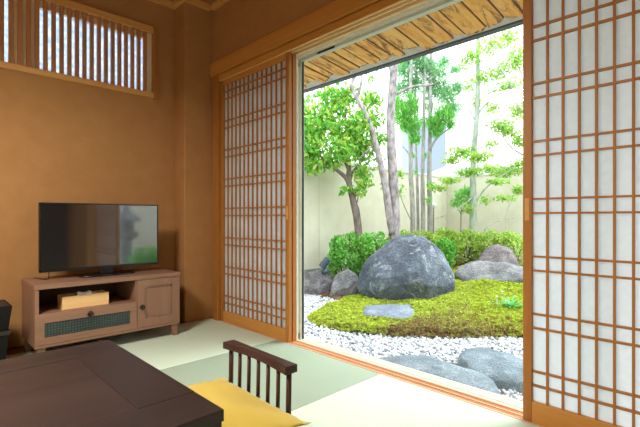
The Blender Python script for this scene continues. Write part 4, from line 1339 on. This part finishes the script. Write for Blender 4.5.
# ------------------------------------------------------------------ eave
ev = bpy.data.objects.new('eave', None); ev.location = (2.4, 1.35, 2.2); COL.objects.link(ev); ev['kind'] = 'structure'
EX, EZ, SL = 2.80, 2.133, .13
def ez(x): return EZ + SL * (EX - x)
EY0, EY1 = -2.2, 4.6
MB().hexa([(2.06, EY0, ez(2.06)), (EX, EY0, ez(EX)), (EX, EY1, ez(EX)), (2.06, EY1, ez(2.06))],
          [(2.06, EY0, ez(2.06) + .02), (EX, EY0, ez(EX) + .02), (EX, EY1, ez(EX) + .02), (2.06, EY1, ez(2.06) + .02)]).build('soffit', M['soffit_grey'], ev)
MB().hexa([(1.9, EY0, ez(1.9) + .10), (EX + .05, EY0, ez(EX) + .025), (EX + .05, EY1, ez(EX) + .025), (1.9, EY1, ez(1.9) + .10)],
          [(1.9, EY0, ez(1.9) + .45), (EX + .05, EY0, ez(EX) + .05), (EX + .05, EY1, ez(EX) + .05), (1.9, EY1, ez(1.9) + .45)]).build('roof_slab', M['roof'], ev)
MB().box(EX - .006, EX + .05, EY0, EY1, ez(EX) - .012, ez(EX) + .026).build('fascia', M['fascia'], ev, bevel=.003)
random.seed(5)
y = EY1
while y > EY0:
    w = random.uniform(.07, .15)
    gap = random.uniform(.003, .014)
    n = 14
    endx = EX - random.uniform(.035, .11)
    skew = random.uniform(-.05, .05)
    def board(shrink, zoff, th, jag):
        top, rim = [], []
        pts = [(2.07, y - shrink), (2.07, y - w + shrink)]
        for i in range(n + 1):
            t = i / n
            edge = endx + skew * t + jag * (random.uniform(-.016, .010) - .006 * abs(2 * t - 1) ** 3)
            pts.append((edge, y - w + shrink + (w - 2 * shrink) * t))
        m = len(pts)
        vs = [(p[0], p[1], ez(p[0]) - zoff) for p in pts] + [(p[0], p[1], ez(p[0]) - zoff - th) for p in pts]
        fs = [tuple(range(m)), tuple(reversed(range(m, 2 * m)))] + [(i, m + i, m + (i + 1) % m, (i + 1) % m) for i in range(m)]
        return MB().add(vs, fs)
    bo = board(.0, .0005, .006, 1.0).build('bark_board', M['bark_edge'], ev)
    sh = random.uniform(.003, .008)
    endx -= random.uniform(.004, .016)
    board(sh, .0066, .006, 1.1).build('inner_bark', M['bark_board'], bo)
    y -= w + gap

# ------------------------------------------------------------------ neighbouring houses
def local_box(mb, px0, px1, py0, d, depth, zb=-.5, pyt=None):
    """upright block facing the room whose face spans px0..px1 at distance d"""
    a, b = W(px0, 218, d), W(px1, 218, d)
    ztop = EYE - (py0 - 218) * d / F
    bk = (S * depth, Cc * depth)
    A = [(a[0], a[1]), (b[0], b[1]), (b[0] + bk[0], b[1] + bk[1]), (a[0] + bk[0], a[1] + bk[1])]
    return A, ztop
A, zt_ = local_box(None, 412, 446, 122, 24, 3)
nb = thing('neighbour_house', (A[0][0], A[0][1], -.5), 'pale blue-grey building beyond the wall, behind the slim trunks', 'building')
MB().prism(A, -.5, zt_).build('house_body', M['house_blue'], nb)
MB().prism([(A[0][0] - .1, A[0][1] - .1), (A[1][0] + .1, A[1][1] - .1), (A[2][0] + .1, A[2][1] + .1), (A[3][0] - .1, A[3][1] + .1)], zt_, zt_ + .15).build('roof', M['house_roof'], nb)
A, zt_ = local_box(None, 452, 530, 168, 17, 2.5)
nb = thing('neighbour_house', (A[0][0], A[0][1], -.5), 'low white building just showing over the wall on the right', 'building')
MB().prism(A, -.5, zt_).build('house_body', M['house_white'], nb)
MB().prism([(A[0][0] - .2, A[0][1] - .1), (A[1][0] + .1, A[1][1] - .2), (A[2][0] + .1, A[2][1] + .1), (A[3][0] - .1, A[3][1] + .1)], zt_, zt_ + .12).build('roof', M['house_roof'], nb)

# ------------------------------------------------------------------ stone lantern and shrub seen mirrored in the tv
sl = thing('stone_lantern', (3.25, -2.75, GROUND), 'grey stone lantern standing on the gravel, mirrored in the tv screen', 'lantern')
c = (3.25, -2.75, GROUND)
MB().lathe(c, [(.26, 0), (.26, .10), (.20, .16), (.12, .19)], 6).build('base', M['stone_grey'], sl)
MB().lathe(c, [(.11, .18), (.10, .40), (.13, .45), (.10, .50), (.11, .72)], 16).build('shaft', M['stone_grey'], sl)
MB().lathe(c, [(.12, .71), (.24, .80), (.24, .88)], 6).build('platform', M['stone_grey'], sl)
MB().lathe(c, [(.15, .88), (.15, 1.10)], 6).build('light_box', M['stone_grey'], sl)
MB().lathe(c, [(.30, 1.10), (.31, 1.14), (.10, 1.30), (.05, 1.33)], 6).build('cap', M['stone_grey'], sl)
MB().lathe(c, [(.05, 1.32), (.08, 1.38), (.05, 1.45), (.01, 1.49)], 12).build('finial', M['stone_grey'], sl)
random.seed(3)
cx_, cy_ = 3.35, -2.0
bs = thing('low_bush', (cx_, cy_, GROUND), 'low green bush by the stone lantern, mirrored in the tv screen', 'bush')
foliage_obj('foliage', [foliage([((cx_, cy_, .02), (.34, .34, .3), 900), ((cx_ + .3, cy_ - .1, .0), (.26, .26, .24), 500), ((cx_ - .2, cy_ + .2, -.05), (.2, .2, .2), 350)], .07, .5, .5, (0, 0, .2), .7, .3, .5)], M['leaf_bush'], bs)
mb = MB()
for i in range(5):
    a = i * 1.3
    limb(mb, [(cx_, cy_, GROUND - .03), (cx_ + .12 * math.cos(a), cy_ + .12 * math.sin(a), -.1), (cx_ + .2 * math.cos(a), cy_ + .2 * math.sin(a), .08)], .012, .004, 6, .05, 2)
mb.build('stem', M['bark_brown'], bs, smooth=True)

# ------------------------------------------------------------------ light
wd = bpy.data.worlds.new('World'); scn.world = wd
wd.use_nodes = True
nt = wd.node_tree
bg = nt.nodes['Background']
tc = nt.nodes.new('ShaderNodeTexCoord')
sp = nt.nodes.new('ShaderNodeSeparateXYZ'); nt.links.new(tc.outputs['Generated'], sp.inputs[0])
cr = ramp(nt, sp.outputs[2], [(0.0, (.93, .99, 1.0, 1)), (0.35, (.92, .98, 1.0, 1)), (1.0, (.86, .94, 1.0, 1))])
nt.links.new(cr, bg.inputs[0])
bg.inputs[1].default_value = 2.1

sun = bpy.data.lights.new('overcast_sun', 'SUN'); sun.energy = 2.4; sun.angle = math.radians(36); sun.color = (.95, .99, 1.0)
so = bpy.data.objects.new('overcast_sun', sun); COL.objects.link(so)
dirv = Vector((-.55, .25, -.80))     # travelling direction
so.rotation_euler = dirv.to_track_quat('-Z', 'Y').to_euler()
so.location = (5, 2, 8)

lm = bpy.data.lights.new('pendant_bulb', 'AREA'); lm.shape = 'DISK'; lm.size = .62; lm.energy = 48; lm.color = (1.0, .95, .88)
lo = bpy.data.objects.new('pendant_bulb', lm); COL.objects.link(lo); lo.location = (-.40, 1.70, 2.13)  # area light of the added pendant, fills the room

# ------------------------------------------------------------------ camera and colour
cam = bpy.data.cameras.new('camera'); cam.sensor_width = 36.0; cam.lens = F / 640 * 36.0
cam.shift_y = (218 - 213.5) / 640
cam.clip_start = .05; cam.clip_end = 200
co = bpy.data.objects.new('camera', cam); COL.objects.link(co)
co.location = (0, 0, EYE); co.rotation_euler = (math.radians(90), 0, -ANG)
scn.camera = co
vs_ = scn.view_settings
vs_.view_transform = 'Standard'; vs_.look = 'None'; vs_.gamma = 1.0; vs_.use_curve_mapping = False
vs_.exposure = 0.9
cy = scn.cycles
cy.max_bounces = 10; cy.diffuse_bounces = 5; cy.glossy_bounces = 4; cy.transmission_bounces = 6; cy.transparent_max_bounces = 12
cy.sample_clamp_indirect = 6.0; cy.caustics_reflective = False; cy.caustics_refractive = False
cy.use_denoising = True
